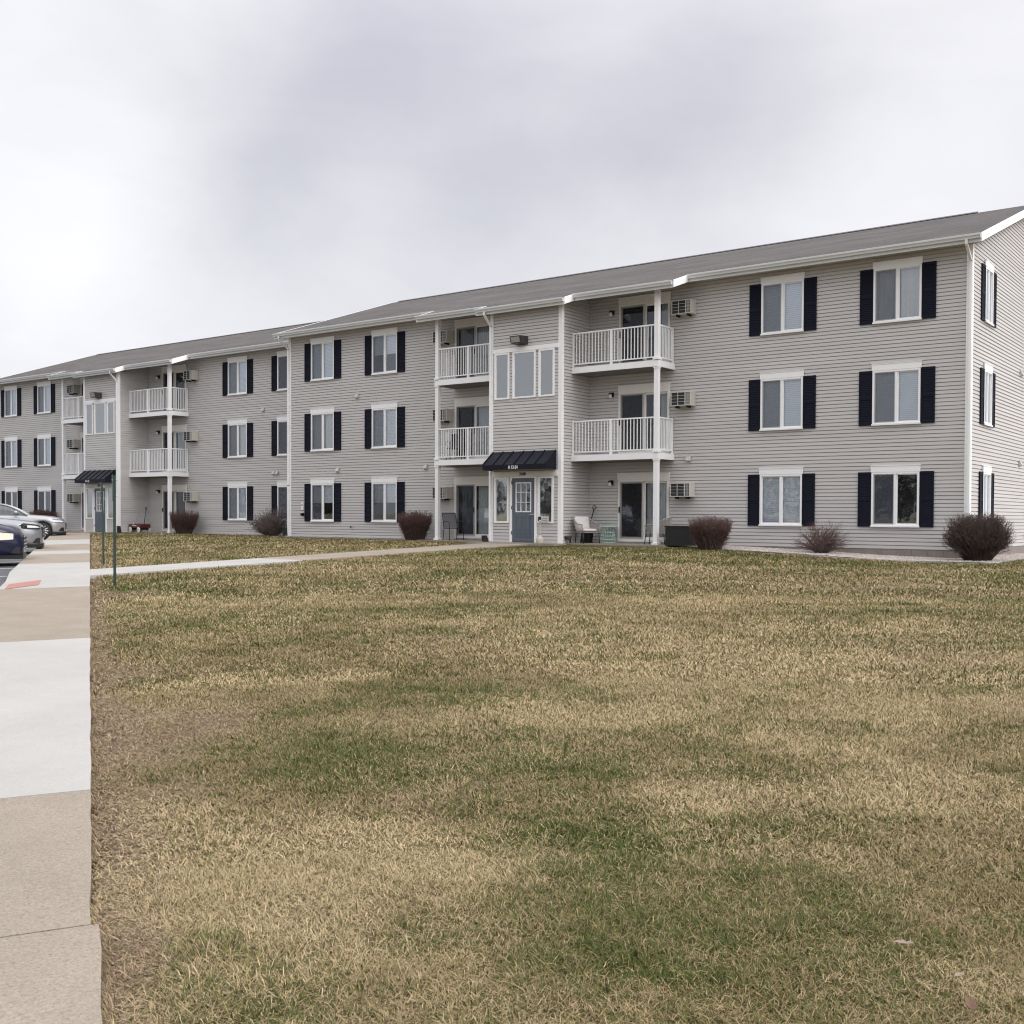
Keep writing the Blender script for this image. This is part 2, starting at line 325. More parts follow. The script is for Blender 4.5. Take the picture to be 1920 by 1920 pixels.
def lawn_mask(x, y):
    s, n = st(x, y)
    ok = (n > sidewalk_edge(s) + .004)
    ok &= ~((x > -20.98) & (x < -19.22) & (y < 29))                    # walkway
    ok &= ~((x > -58) & (x < -6.2) & (y > 27.9) & (x > -32.62))         # near wing and its beds
    ok &= ~((x < -32.62) & (y > 30.15))
    ok &= ~((x > -21.9) & (x < -14.7) & (y > 27.55))
    ok &= ~((x > -15.5) & (x < -6.0) & (y > 27.85 - .75 * np.clip((x + 15) / 4, 0, 1)))
    ok &= ~((x > -47.5) & (x < -43.4) & (y > 28.0))
    return ok
xs = np.concatenate([np.arange(-75, -14, .5), np.arange(-14, 8, .16), np.arange(8, 40.1, 1.0)])
ys = np.concatenate([np.arange(-30, 0, 1.5), np.arange(0, 13, .16), np.arange(13, 34, .35), np.arange(34, 60.1, 2.0)])
GX, GY = np.meshgrid(xs, ys); gx, gy = GX.ravel(), GY.ravel()
S_, N_ = st(gx, gy)
zz = gz(gx, gy) - .03 + .018 * (fbm(gx * 1.3, gy * 1.3) - .5) * 2 - .03 * np.exp(-np.clip(N_, 0, 9) / .15)
zz = np.where(N_ < -.05, zz - .3, zz)                                    # the lawn sheet dips below pavement and lot
nx, ny = len(xs), len(ys)
ii = (np.arange(ny - 1)[:, None] * nx + np.arange(nx - 1)[None, :]).ravel()
quads = np.stack([ii, ii + 1, ii + nx + 1, ii + nx], 1)
def np_mesh(name, co, loops, sizes, mats, colors=None, smooth_=True):
    me = bpy.data.meshes.new(name); me.vertices.add(len(co)); me.vertices.foreach_set('co', co.astype(np.float32).ravel())
    me.loops.add(len(loops)); me.loops.foreach_set('vertex_index', loops.astype(np.int32))
    starts = np.concatenate([[0], np.cumsum(sizes)[:-1]]).astype(np.int32)
    me.polygons.add(len(sizes)); me.polygons.foreach_set('loop_start', starts); me.polygons.foreach_set('loop_total', np.asarray(sizes, np.int32))
    if smooth_: me.polygons.foreach_set('use_smooth', np.ones(len(sizes), bool))
    if colors is not None:
        ca = me.color_attributes.new('tone', 'FLOAT_COLOR', 'POINT')
        ca.data.foreach_set('color', np.concatenate([colors, np.ones((len(colors), 1))], 1).astype(np.float32).ravel())
    for k in (mats if isinstance(mats, (list, tuple)) else [mats]): me.materials.append(k)
    me.update(calc_edges=True); me.validate(); return me
g, br, sw = fields(gx, gy)
c3 = lambda t: t[:, None]
colr = C_TN * .45 + (C_OL * .42 - C_TN * .45) * c3(g) ; colr = colr + (C_ST * .5 - colr) * c3(sw * (1 - g) * .6)  # sheet tones darkened to paint in the shade at the feet of the blades
colr = colr + (C_BR * .8 - colr) * c3(br * .85)
LAWN = mat('shaded_soil_and_thatch', (.2, .17, .1), .95, spec=.1, attr='tone', var=.35, vscale=22, bump=.9, bscale=70)
struct('lawn_ground', np_mesh('lawn_ground', np.stack([gx, gy, zz], 1), quads.ravel(), np.full(len(quads), 4), LAWN, colr))
b = MB()
for (x0, x1, y0, y1) in ((-900, -75, -900, 900), (40, 900, -900, 900), (-75, 40, -900, -30), (-75, 40, 60, 900)):
    h = lambda x, y: (x, y, float(gz(x, y)) - .05)
    b.quad(h(x0, y0), h(x1, y0), h(x1, y1), h(x0, y1))
FAR = mat('far_ground', (.19, .17, .09), .95, var=.25, vscale=.2)
struct('ground', b.mesh('ground', FAR))

# pavement strips --------------------------------------------------
def P(s, n, dz=0.0):
    q = ED * s + EN * n; return (q[0], q[1], float(gz(q[0], q[1])) + dz)
WID = 1.55
def slab(b, s0, s1, n0, n1, top=.012, th=.16):
    g_ = .006; k = max(1, int((s1 - s0) / .22)); ss = np.linspace(s0 + g_, s1 - g_, k + 1)
    jit = {round(float(q), 4): random.uniform(-.007, .004) for q in ss}
    for a, c in zip(ss[:-1], ss[1:]):
        ja, jc = n1 + jit[round(float(a), 4)], n1 + jit[round(float(c), 4)]
        v = [P(a, n0, top), P(a, ja, top), P(c, jc, top), P(c, n0, top)]
        w = [P(a, n0, top - th), P(a, ja, top - th), P(c, jc, top - th), P(c, n0, top - th)]
        f = [(0, 3, 2, 1), (0, 4, 7, 3), (1, 2, 6, 5)]
        if a == ss[0]: f.append((0, 1, 5, 4))
        if c == ss[-1]: f.append((2, 3, 7, 6))
        b.add(v + w, f)
b = MB()
joints = [(-8, 4.03, 0, .03), (4.03, 5.92, 0, 0), (5.92, 12.48, 1, 0), (12.48, 19.9, 0, 0), (19.9, 27.6, 1, 0), (27.6, 32.2, 0, 0), (32.2, 34.25, 1, 0), (34.25, 39.2, 0, 0), (39.2, 43.5, 1, 0), (43.5, 52.6, 0, 0)]
for (s0, s1, mi, jut) in joints:
    b.mi(mi)
    if s0 == 19.9:      # the dropped kerb: the lot side slopes down to the asphalt
        for (a, c, d0, d1) in ((19.9, 20.7, 0, -.11), (20.7, 23.4, -.11, -.11), (23.4, 24.6, -.11, 0), (24.6, 27.6, 0, 0)):
            v = [P(a, 0, .012), P(a, -.55, .012), P(a, -WID, .012 + d0), P(c, -WID, .012 + d1), P(c, -.55, .012), P(c, 0, .012)]
            b.add(v, [(0, 5, 4, 1), (1, 4, 3, 2)])
            b.add([P(a, -WID, .012 + d0), P(c, -WID, .012 + d1), P(c, -WID, -.16), P(a, -WID, -.16)], [(0, 1, 2, 3)])
            b.add([P(a, 0, .012), P(c, 0, .012), P(c, 0, -.16), P(a, 0, -.16)], [(3, 2, 1, 0)])
    else: slab(b, s0, s1, -WID, jut)
struct('sidewalk', b.mesh('sidewalk', [CON_T, CON_W]))
pad = tag(obj('tactile_pad', MB().add([P(21.1, -1.42, -.0777), P(22.35, -1.42, -.0777), P(22.35, -.86, -.0161), P(21.1, -.86, -.0161)], [(0, 3, 2, 1)]).mesh('tactile_pad', REDP)), 'faded red tactile paving pad set into the white kerb ramp', 'paving pad')
b = MB()
k = 14
for i in range(k):
    y0 = 11.95 + (28.2 - 11.95) * i / k + .004; y1 = 11.95 + (28.2 - 11.95) * (i + 1) / k - .004
    b.mi(1 if i < 5 else 0)
    xa, xb = -20.95, -19.25
    ya0, yb0 = (y0, y0)
    if i == 0: ya0 = 20.95 * .6295; yb0 = 19.25 * .6295
    if i == 0: y1 = max(y1, 13.3)
    if i == 1: ya0 = yb0 = 13.31; y1 = 14.4
    if i == 2: ya0 = yb0 = 14.41
    g_ = lambda x, y: (x, y, float(gz(x, y)) + .010)
    b.quad(g_(xa, ya0), g_(xb, yb0), g_(xb, y1), g_(xa, y1))
    for xx, s in ((xa, 1), (xb, -1)):
        b.quad((xx, yb0 if xx == xb else ya0, float(gz(xx, yb0)) + .01), (xx, y1, float(gz(xx, y1)) + .01), (xx, y1, float(gz(xx, y1)) - .15), (xx, yb0 if xx == xb else ya0, float(gz(xx, yb0)) - .15))
struct('walkway', b.mesh('walkway', [CON_T, CON_W]))
b = MB()
for i in range(40):
    s0, s1 = -20 + i * 2.2, -20 + (i + 1) * 2.2
    b.quad(P(s0, -26, -.13), P(s0, -WID + .05, -.13), P(s1, -WID + .05, -.13), P(s1, -26, -.13))
struct('parking_lot', b.mesh('parking_lot', ASP))
b = MB()
for i in range(9):
    s0 = 24.0 + i * 2.9 - 1.45
    b.quad(P(s0, -7.2, -.126), P(s0, -WID - .1, -.126), P(s0 + .1, -WID - .1, -.126), P(s0 + .1, -7.2, -.126))
struct('parking_markings', b.mesh('parking_markings', mat('road_paint', (.62, .62, .6), .8, var=.2, vscale=9)))

# ------------------------------------------------------------------ siding walls
CH = .1015
def siding(b, o, u, n, L, z0, ztop, holes=(), edge0=0.0, zoff=0.0):
    """clapboards on a wall: o origin, u along the wall, n outward; ztop a number or a function of u-range by height"""
    o, u, n = Vector(o), Vector(u), Vector(n); up = Vector((0, 0, 1)); PR = .010; SLOT = .0195
    zmax = ztop if not callable(ztop) else 10.2
    zs = {round(z0, 4), round(zmax, 4)}
    k0 = math.floor((z0 - zoff) / CH); c = k0 * CH + zoff
    while c < zmax:
        if c > z0: zs.add(round(c, 4))
        if c + CH - SLOT > z0: zs.add(round(c + CH - SLOT, 4))
        c += CH
    for h in holes: zs.add(round(h[2], 4)); zs.add(round(h[3], 4))
    zs = sorted(z for z in zs if z0 <= z <= zmax)
    pt = lambda a, z, out: o + u * a + up * z + n * out
    for za, zb in zip(zs[:-1], zs[1:]):
        if zb - za < .002: continue
        zm = (za + zb) / 2; ci = math.floor((zm - zoff) / CH); c0 = ci * CH + zoff; c1 = c0 + CH
        slot = zm > c1 - SLOT
        oa, ob = (-.020, -.020) if slot else (.004 + PR * (c1 - za) / CH, .004 + PR * (c1 - zb) / CH)
        lo, hi = (edge0, L) if not callable(ztop) else ztop(zm)
        if hi - lo < .01: continue
        iv = [(lo, hi)]
        for (a0, a1, h0, h1) in holes:
            if h0 < zm < h1:
                nv = []
                for (p0, p1) in iv:
                    if a1 <= p0 or a0 >= p1: nv.append((p0, p1)); continue
                    if a0 > p0: nv.append((p0, a0))
                    if a1 < p1: nv.append((a1, p1))
                iv = nv
        for (p0, p1) in iv:
            b.quad(pt(p0, za, oa), pt(p1, za, oa), pt(p1, zb, ob), pt(p0, zb, ob))
            if abs(za - c0) < .003: b.quad(pt(p0, za, -.020), pt(p1, za, -.020), pt(p1, za, oa), pt(p0, za, oa))       # underside of the lip
            if not slot and abs(zb - (c1 - SLOT)) < .003: b.quad(pt(p0, zb, ob), pt(p1, zb, ob), pt(p1, zb, -.020), pt(p0, zb, -.020))

# ------------------------------------------------------------------ window kit (meshes shared by every copy)
def window_meshes(w, h, key, bar=True):
    hw = w / 2; b = MB(); f = .05
    b.box(-hw, -hw + f, -.05, .04, 0, h); b.box(hw - f, hw, -.05, .04, 0, h)
    b.box(-hw + f, hw - f, -.05, .04, 0, f + .01); b.box(-hw + f, hw - f, -.05, .04, h - f, h)
    if bar: b.box(-.03, .03, -.04, .04, f + .01, h - f)
    b.box(-hw - .015, hw + .015, -.075, -.05, -.012, .03)
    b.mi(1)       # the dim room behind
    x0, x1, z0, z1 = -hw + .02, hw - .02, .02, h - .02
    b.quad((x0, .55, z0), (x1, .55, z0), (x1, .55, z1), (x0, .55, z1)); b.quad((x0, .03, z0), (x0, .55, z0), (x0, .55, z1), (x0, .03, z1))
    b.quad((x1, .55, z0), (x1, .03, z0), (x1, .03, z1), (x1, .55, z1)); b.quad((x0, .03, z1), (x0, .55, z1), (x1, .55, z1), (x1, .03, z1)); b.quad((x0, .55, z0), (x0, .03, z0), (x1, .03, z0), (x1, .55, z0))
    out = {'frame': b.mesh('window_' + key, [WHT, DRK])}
    pw = (hw - f - (.03 if bar else 0)); p = MB()
    if bar:
        q = MB().quad((-pw / 2, -.012, f + .01), (pw / 2, -.012, f + .01), (pw / 2, -.012, h - f), (-pw / 2, -.012, h - f)); out['pane'] = q.mesh('pane_' + key, GLS)
        q = MB().quad((-pw / 2, -.03, f + .01), (pw / 2, -.03, f + .01), (pw / 2, -.03, h - f), (-pw / 2, -.03, h - f))
        q.mi(1); q.box(-pw / 2, -pw / 2 + .022, -.036, -.026, f + .01, h - f); q.box(pw / 2 - .022, pw / 2, -.036, -.026, f + .01, h - f); q.box(-pw / 2 + .022, pw / 2 - .022, -.036, -.026, h - f - .022, h - f)
        out['screen'] = q.mesh('screen_' + key, [MSH, mat('screen_rail', (.40, .40, .42), .5)])
        q = MB(); fx = .028
        q.box(-pw / 2, -pw / 2 + fx, -.022, .0, f + .01, h - f); q.box(pw / 2 - fx * .7, pw / 2, -.022, .0, f + .01, h - f); q.box(-pw / 2 + fx, pw / 2 - fx * .7, -.022, 0, f + .01, f + .04); q.box(-pw / 2 + fx, pw / 2 - fx * .7, -.022, 0, h - f - .028, h - f)
        out['sash'] = q.mesh('sash_' + key, WHT)
        out['px'] = pw / 2 + .03
    q = MB(); n = int((h - .1) / .052)
    for i in range(n):
        z = f + .02 + i * .052; q.quad((-hw + f, .044, z), (hw - f, .044, z), (hw - f, .058, z + .0515), (-hw + f, .058, z + .0515))
    out['blind'] = q.mesh('blind_' + key, BLD)
    q = MB(); n0 = n // 2
    for i in range(n0, n):
        z = f + .02 + i * .052; q.quad((-hw + f, .044, z), (hw - f, .044, z), (hw - f, .058, z + .0515), (-hw + f, .058, z + .0515))
    q.box(-hw + f, hw - f, .045, .07, f + .02 + n0 * .052 - .03, f + .02 + n0 * .052)
    out['half_blind'] = q.mesh('half_blind_' + key, BLD)
    q = MB(); seg = 36; W = hw - f
    for s_, m_ in ((-1, 0), (1, 0)):
        xs_ = np.linspace(.10 * W, W, seg // 2) * s_
        for a, c in zip(xs_[:-1], xs_[1:]):
            d = lambda t: .075 + .02 * math.sin(t * 55)
            q.quad((a, d(a), .07), (c, d(c), .07), (c, d(c), h - .06), (a, d(a), h - .06))
    out['curtain'] = q.mesh('curtain_' + key, CURL, True)
    q = MB(); q.box(-hw - .02, hw + .02, -.055, -.02, h + .002, h + .165); q.box(-hw - .03, hw + .03, -.065, -.02, h + .165, h + .182)
    out['head'] = q.mesh('head_panel_' + key, [WHT])
    return out
def shutter_mesh():
    b = MB(); w = .18; h = 1.47; b.box(-w, w, -.03, -.012, 0, h)
    r = .045
    for (x0, x1, z0, z1) in ((-w, -w + r, 0, h), (w - r, w, 0, h), (-w + r, w - r, 0, .07), (-w + r, w - r, h - .07, h), (-w + r, w - r, .69, .77)): b.box(x0, x1, -.05, -.03, z0, z1, 'k')
    for (z0, z1) in ((.07, .69), (.77, h - .07)):
        n = int((z1 - z0) / .045)
        for i in range(n):
            z = z0 + (z1 - z0) * i / n; dz = (z1 - z0) / n
            b.quad((-w + r, -.046, z), (w - r, -.046, z), (w - r, -.031, z + dz), (-w + r, -.031, z + dz)); b.quad((-w + r, -.03, z), (w - r, -.03, z), (w - r, -.046, z), (-w + r, -.046, z))
    return b.mesh('shutter', SHU)
WM = window_meshes(1.26, 1.46, 'wide'); WG = window_meshes(.86, 1.46, 'gable'); SHM = shutter_mesh()
CRMH = None
def add_window(B, x, z, style, y=0.0, rz=0.0, M=WM, hw=.63, cream=False):
    w = obj('window', M['frame'], B, (x, y, z), rz)
    p = M['px']
    for s in (-1, 1): obj('pane', M['pane'], w, (s * p, .012 if s > 0 else .0, 0)); obj('sash', M['sash'], w, (s * p, .0 if s < 0 else .008, 0))
    if 'n' not in style: obj('screen', M['screen'], w, (-p, 0, 0))
    hd = obj('head_panel', M['head'], w)
    for k, key in (('b', 'blind'), ('h', 'half_blind'), ('c', 'curtain')):
        if k in style: obj(key if key != 'half_blind' else 'blind', M[key], w)
    for s in (-1, 1): obj('shutter', SHM, w, (s * (hw + .185), 0, 0))
    return w
def door_meshes():
    W = 1.79; H = 1.93; b = MB(); f = .06
    b.box(0, f, -.045, .09, 0, H); b.box(W - f, W, -.045, .09, 0, H); b.box(f, W - f, -.045, .09, H - f, H); b.box(f, W - f, -.06, .09, 0, .07)
    b.mi(1); x0, x1, z0, z1 = .02, W - .02, .03, H - .02
    b.quad((x0, .9, z0), (x1, .9, z0), (x1, .9, z1), (x0, .9, z1)); b.quad((x0, .08, z0), (x0, .9, z0), (x0, .9, z1), (x0, .08, z1)); b.quad((x1, .9, z0), (x1, .08, z0), (x1, .08, z1), (x1, .9, z1))
    b.quad((x0, .08, z1), (x0, .9, z1), (x1, .9, z1), (x1, .08, z1)); b.quad((x0, .9, z0), (x0, .08, z0), (x1, .08, z0), (x1, .9, z0))
    out = {'frame': b.mesh('sliding_door', [CRM, DRK])}
    hw = (W - 2 * f) / 2
    q = MB()
    for (a, c) in ((0, .055), (hw - .055, hw)): q.box(a, c, -.02, .02, .07, H - f)
    q.box(.055, hw - .055, -.02, .02, .07, .15); q.box(.055, hw - .055, -.02, .02, H - f - .06, H - f)
    out['panel'] = q.mesh('door_panel', CRM)
    out['pane'] = MB().quad((.055, 0, .15), (hw - .055, 0, .15), (hw - .055, 0, H - f - .06), (.055, 0, H - f - .06)).mesh('door_pane', GLK)
    q = MB(); q.quad((.03, -.035, .1), (hw - .03, -.035, .1), (hw - .03, -.035, H - f - .03), (.03, -.035, H - f - .03)); q.mi(1)
    for (a, c) in ((0, .035), (hw - .035, hw)): q.box(a, c, -.045, -.025, .07, H - f)
    q.box(.035, hw - .035, -.045, -.025, .07, .11); q.box(.035, hw - .035, -.045, -.025, H - f - .035, H - f)
    out['screen'] = q.mesh('door_screen', [MSD, mat('screen_rail', (.40, .40, .42), .5)])
    q = MB(); q.box(-.02, .02, -.075, -.045, .9, 1.08); q.tube([(.0, -.045, .93), (.03, -.09, .95), (.03, -.09, 1.03), (0, -.045, 1.05)], .009, 6)
    out['handle'] = q.mesh('door_handle', BLK)
    q = MB(); q.box(-.02, W + .02, -.05, -.02, H + .002, H + .2); q.box(-.03, W + .03, -.06, -.02, H + .2, H + .215); out['head'] = q.mesh('door_head_panel', CRM)
    def drape(x0, x1, top, bot, n, amp, pinch=0.0):
        q = MB(); xs_ = np.linspace(x0, x1, n * 6)
        for a, c in zip(xs_[:-1], xs_[1:]):
            d = lambda t: .14 + amp * math.sin((t - x0) / (x1 - x0) * n * 2 * math.pi)
            e = lambda t: x0 + (t - x0) * (1 - pinch)
            q.quad((e(a), d(a), bot), (e(c), d(c), bot), (c, d(c), top), (a, d(a), top))
        return q
    out['slats'] = drape(hw + .1, W - .12, H - .1, .1, 9, .028).mesh('vertical_blind', CURL)
    out['all'] = drape(.1, W - .15, H - .1, .1, 16, .028).mesh('vertical_blind_full', CURL)
    out['dark'] = drape(.2, hw - .05, H - .1, .1, 5, .03, .18).mesh('curtain_dark', CUR)
    out['edge'] = drape(W - .38, W - .1, H - .1, .1, 4, .028).mesh('curtain_edge', CURL)
    return out, W, hw, f
DM, DW, DHW, DF = door_meshes()
def add_door(B, x, z, style, mirror=False):
    d = obj('sliding_door', DM['frame'], B, (x, 0, z))
    for i in (0, 1):
        p = obj('door_panel', DM['panel'], d, (DF + i * DHW, .0 if (i == 0) != mirror else .045, 0))
        obj('pane', DM['pane'], d, (DF + i * DHW, .0 if (i == 0) != mirror else .045, 0))
    sc_ = 0 if not mirror else 0
    if 'x' not in style: obj('screen', DM['screen'], d, (DF + sc_ * DHW, 0, 0))
    obj('handle', DM['handle'], d, (DF + (.0 if not mirror else DHW - .03), 0, 0)); obj('head_panel', DM['head'], d)
    for k, key, nm in (('s', 'slats', 'blind'), ('a', 'all', 'blind'), ('d', 'dark', 'curtain'), ('e', 'edge', 'curtain')):
        if k in style: obj(nm, DM[key], d)
    return d

# ------------------------------------------------------------------ balcony kit
def rail(b, p0, p1, n_bal, mid=True, h=1.07):
    p0, p1 = Vector(p0), Vector(p1); d = p1 - p0; L = d.length; d.normalize(); s = Vector((d.y, -d.x, 0)); up = Vector((0, 0, 1))
    c = (p0 + p1) / 2
    b.obox(c + up * (h - .02), d * (L / 2), s * .026, up * .02); b.obox(c + up * .10, d * (L / 2), s * .02, up * .016)
    for i in range(1, n_bal):
        q = p0 + d * (L * i / n_bal)
        if mid and i == n_bal // 2: continue
        b.obox(q + up * ((h - .04 + .116) / 2), d * .0115, s * .0115, up * ((h - .04 - .116) / 2))
    if mid: b.obox(p0 + d * (L * (n_bal // 2) / n_bal) + up * ((h - .04) / 2), d * .036, s * .036, up * ((h - .042) / 2))
def balcony(B, side, z):
    """side +1: right of the stair block, -1: left of it"""
    x0, x1 = (14.075, 17.13) if side > 0 else (8.47, 11.315)
    b = MB(); y0 = -1.06; b.box(x0, x1, y0, -.022, z - .185, z)
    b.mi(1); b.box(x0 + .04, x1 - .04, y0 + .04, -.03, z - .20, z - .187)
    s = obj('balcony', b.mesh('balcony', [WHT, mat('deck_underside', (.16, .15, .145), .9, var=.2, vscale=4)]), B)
    xc = (17.05 if side > 0 else 8.56); r = MB()
    xa, xb = (x0 + .03, xc - .075) if side > 0 else (xc + .075, x1 - .03)
    rail(r, (xa, y0 + .06, z), (xb, y0 + .06, z), 25); xe = xc
    r.box((xa if side > 0 else xb) - .025, (xa if side > 0 else xb) + .025, y0 + .035, y0 + .085, z + .001, z + 1.09)
    obj('railing', r.mesh('railing', WHT), s)
    r = MB(); rail(r, (xe + .02 * side, y0 + .15, z), (xe + .02 * side, -.06, z), 9, False); r.box(xe + .02 * side - .025, xe + .02 * side + .025, -.085, -.035, z + .001, z + 1.09)
    obj('railing', r.mesh('railing', WHT), s)
    return s
def post(B, side):
    xc = 17.05 if side > 0 else 8.56; yc = -.985
    for (z0, z1) in ((.0, 2.535), (2.74, 5.265), (5.475, 7.52)):
        b = MB(); b.box(xc - .068, xc + .068, yc - .068, yc + .068, z0 + .06, z1)
        b.box(xc - .1, xc + .1, yc - .1, yc + .1, z0 + .002, z0 + .06)
        if z1 < 7: b.box(xc - .085, xc + .085, yc - .085, yc + .085, z1 - .04, z1 - .002)
        obj('post', b.mesh('post', WHT), B)

# ------------------------------------------------------------------ apartment building
EAVE = 7.96; SL = .342
def roof_z(y): return EAVE + SL * (y + .5) if y <= 6.26 else EAVE + SL * (12.52 - y + .5)
def building(name_label, ox, oy, oz, far):
    B = thing('apartment_building', name_label, 'building', (ox, oy, oz))
    W = 25.6; XL, XR = 11.33, 14.06; YB = -1.6; D = 12.52
    cols = (1.912, 5.172, 20.53, 23.735); rows = (.59, .59 + 2.73, .59 + 5.46)
    hole = lambda x, z: (x - .6, x + .6, z + .03, z + 1.43)
    holes = [hole(x, z) for x in cols for z in rows]
    DL, DR = 8.53, 15.17
    for k in range(3):
        z = .05 + k * 2.73
        for x in (DL, DR): holes.append((x + .03, x + DW - .03, z, z + 1.9))
    b = MB()
    siding(b, (0, 0, 0), (1, 0, 0), (0, -1, 0), XL + .05, -.02, 7.92, [h for h in holes if h[1] < XL])
    siding(b, (0, 0, 0), (1, 0, 0), (0, -1, 0), W, -.02, 7.92, [h for h in holes if h[0] > XR], edge0=XR - .05)
    # stair block front
    bh = [(.165 + .02, .75 - .02, .63, 2.05), (.875 - .03, 1.745 + .03, 0, 2.05), (1.875 + .02, 2.47 - .02, .63, 2.05), (.16 + .02, .75 - .02, 4.575, 6.01), (.88 + .02, 1.78 - .02, 4.575, 6.01), (1.89 + .02, 2.49 - .02, 4.575, 6.01)]
    siding(b, (XL, YB, 0), (1, 0, 0), (0, -1, 0), XR - XL, -.02, 7.40, bh)
    yl = lambda z: max(0, (z + .1 - EAVE) / SL - .5 + 1.6) if z < 7.9 else 1.6
    siding(b, (XR, YB, 0), (0, 1, 0), (1, 0, 0), 1.6, -.02, lambda z: (yl(z), 1.6)); siding(b, (XL, 0, 0), (0, -1, 0), (-1, 0, 0), 1.6, -.02, lambda z: (0, 1.6 - yl(z)))
    gy0 = lambda z: (0, D) if z < 7.8 else (max(0, (z + .1 - EAVE) / SL - .5), min(D, D - ((z + .1 - EAVE) / SL - .5)))
    gh = [(1.71 - .4, 1.71 + .4, z + .03, z + 1.43) for z in rows] if not far else []
    siding(b, (W, 0, 0), (0, 1, 0), (1, 0, 0), D, -.02, gy0, gh)
    gl = lambda z: (D - gy0(z)[1], D - gy0(z)[0])
    siding(b, (0, D, 0), (0, -1, 0), (-1, 0, 0), D, -.02, gl)
    b.quad((W, D, -.3), (0, D, -.3), (0, D, 7.9), (W, D, 7.9))
    obj('wall', b.mesh('wall', SID), B)
    b = MB()      # block foundation, courses and joints as real gaps
    for r_ in range(2):
        z1 = -.022 - r_ * .205; z0 = z1 - .197; x = 0.0 if r_ == 0 else -.2
        while x < W:
            xa, xb = max(0, x), min(W, x + .397)
            if xb > xa and not (xa < XR and xb > XL): b.box(xa, xb, -.012 - .001 * r_, .15, z0, z1)
            x += .403
        y = .16
        while y < D: b.box(W - .15, W + .012 + .001 * r_, y, min(D, y + .397), z0, z1); y += .403
    b.box(.01, W - .01, .01, .14, -.6, -.03); b.box(W - .14, W - .01, .14, D, -.6, -.03); b.box(XL + .02, XR - .02, YB + .02, 0, -.6, -.021)
    obj('foundation', b.mesh('foundation', FND), B)
    # corner boards
    for (x0, x1, y0, y1, z1) in ((-.028, .12, -.028, .10, 7.83), (W - .12, W + .028, -.028, .10, 7.83), (XL - .028, XL + .10, YB - .028, YB + .10, 7.385), (XR - .10, XR + .028, YB - .028, YB + .10, 7.385)):
        obj('corner_board', MB().box(x0, x1, y0, y1, -.015, z1).mesh('corner_board', WHT), B)
    # roof: one stepped front slope, a back slope, thickness in white fascia
    b = MB(); x0, x1 = -.33, W + .35; rid = 6.26; th = .17
    top = lambda x, y: (x, y, roof_z(y)); bot = lambda x, y: (x, y, roof_z(y) - th)
    SX = [(x0, -.5), (7.95, -.5), (7.95, -1.42), (10.98, -1.42), (10.98, -1.95), (14.38, -1.95), (14.38, -1.42), (17.8, -1.42), (17.8, -.5), (x1, -.5)]
    b.mi(0)
    for (a, c, y) in ((x0, 7.95, -.5), (7.95, 10.98, -1.42), (10.98, 14.38, -1.95), (14.38, 17.8, -1.42), (17.8, x1, -.5)):
        n = 14; yy = np.linspace(y, rid, n)
        for ya, yb in zip(yy[:-1], yy[1:]): b.quad(top(a, ya), top(c, ya), top(c, yb), top(a, yb))
    b.quad(top(x0, rid), top(x1, rid), top(x1, D + .5), top(x0, D + .5))
    rf = obj('roof', b.mesh('roof', SHG), B)
    def board(v, dx):
        q = MB(); q.add(v + [(p[0] + dx, p[1], p[2]) for p in v], [(0, 1, 2, 3), (4, 7, 6, 5), (0, 4, 5, 1), (3, 2, 6, 7), (0, 3, 7, 4), (1, 5, 6, 2)]); return q
    for xx in (x0, x1):
        for (ya, yb) in ((-.5, rid), (rid, D + .5)):
            obj('rake_board', board([(xx, ya, roof_z(ya) + .012), (xx, yb, roof_z(yb) + .012), (xx, yb, roof_z(yb) - .2), (xx, ya, roof_z(ya) - .2)], .035 if xx == x0 else -.035).mesh('rake_board', WHT), B)
    for (xx, ya, yb) in ((7.95, -1.42, -.5), (17.8, -1.42, -.5), (10.98, -1.95, -1.42), (14.38, -1.95, -1.42)):
        obj('fascia', board([(xx - .015, ya, roof_z(ya) + .012), (xx - .015, yb, roof_z(yb) + .012), (xx - .015, yb, roof_z(yb) - .2), (xx - .015, ya, roof_z(ya) - .2)], .03).mesh('fascia', WHT), B)
    b = MB()      # soffits
    zS = 7.84; dk = .006
    b.box(x0 + .04, 7.94, -.47, -.0, zS, zS + dk); b.box(17.82, x1 - .04, -.47, 0, zS, zS + dk)
    for (a, c, y, ye) in ((7.966, 10.99, -1.40, .0), (14.37, 17.784, -1.40, .0), (10.995, 14.365, -1.93, -1.40), (11.3, 14.1, -1.40, 0)):
        b.mi(1); zz_ = lambda t: min(roof_z(t) - .185, 7.93)
        b.quad((a, y, zz_(y)), (a, ye, zz_(ye)), (c, ye, zz_(ye)), (c, y, zz_(y)))
    b.mi(0); b.quad((W + .02, -.45, 7.75), (x1 - .04, -.45, 7.75), (x1 - .04, 6.26, 10.02), (W + .02, 6.26, 10.02))
    obj('soffit', b.mesh('soffit', [SOF, mat('shaded_porch_ceiling', (.34, .335, .34), .7)]), B)  # porch ceiling coloured darker than the soffits to deepen the recess shade
    def gutter(a, c, y, z):
        pr = [(0, 0), (0, -.115), (-.03, -.12), (-.075, -.115), (-.085, -.075), (-.115, -.045), (-.12, -.012), (-.12, .0), (-.112, .0), (-.105, -.05), (-.07, -.105), (-.01, -.105), (-.008, 0)]
        g_ = MB(); g_.prismx([(y + p, z + q) for p, q in pr], a, c)
        g_.box(a, c, y + .002, y + .02, z - .2, z - .005)
        obj('gutter', g_.mesh('gutter', GUT), B)
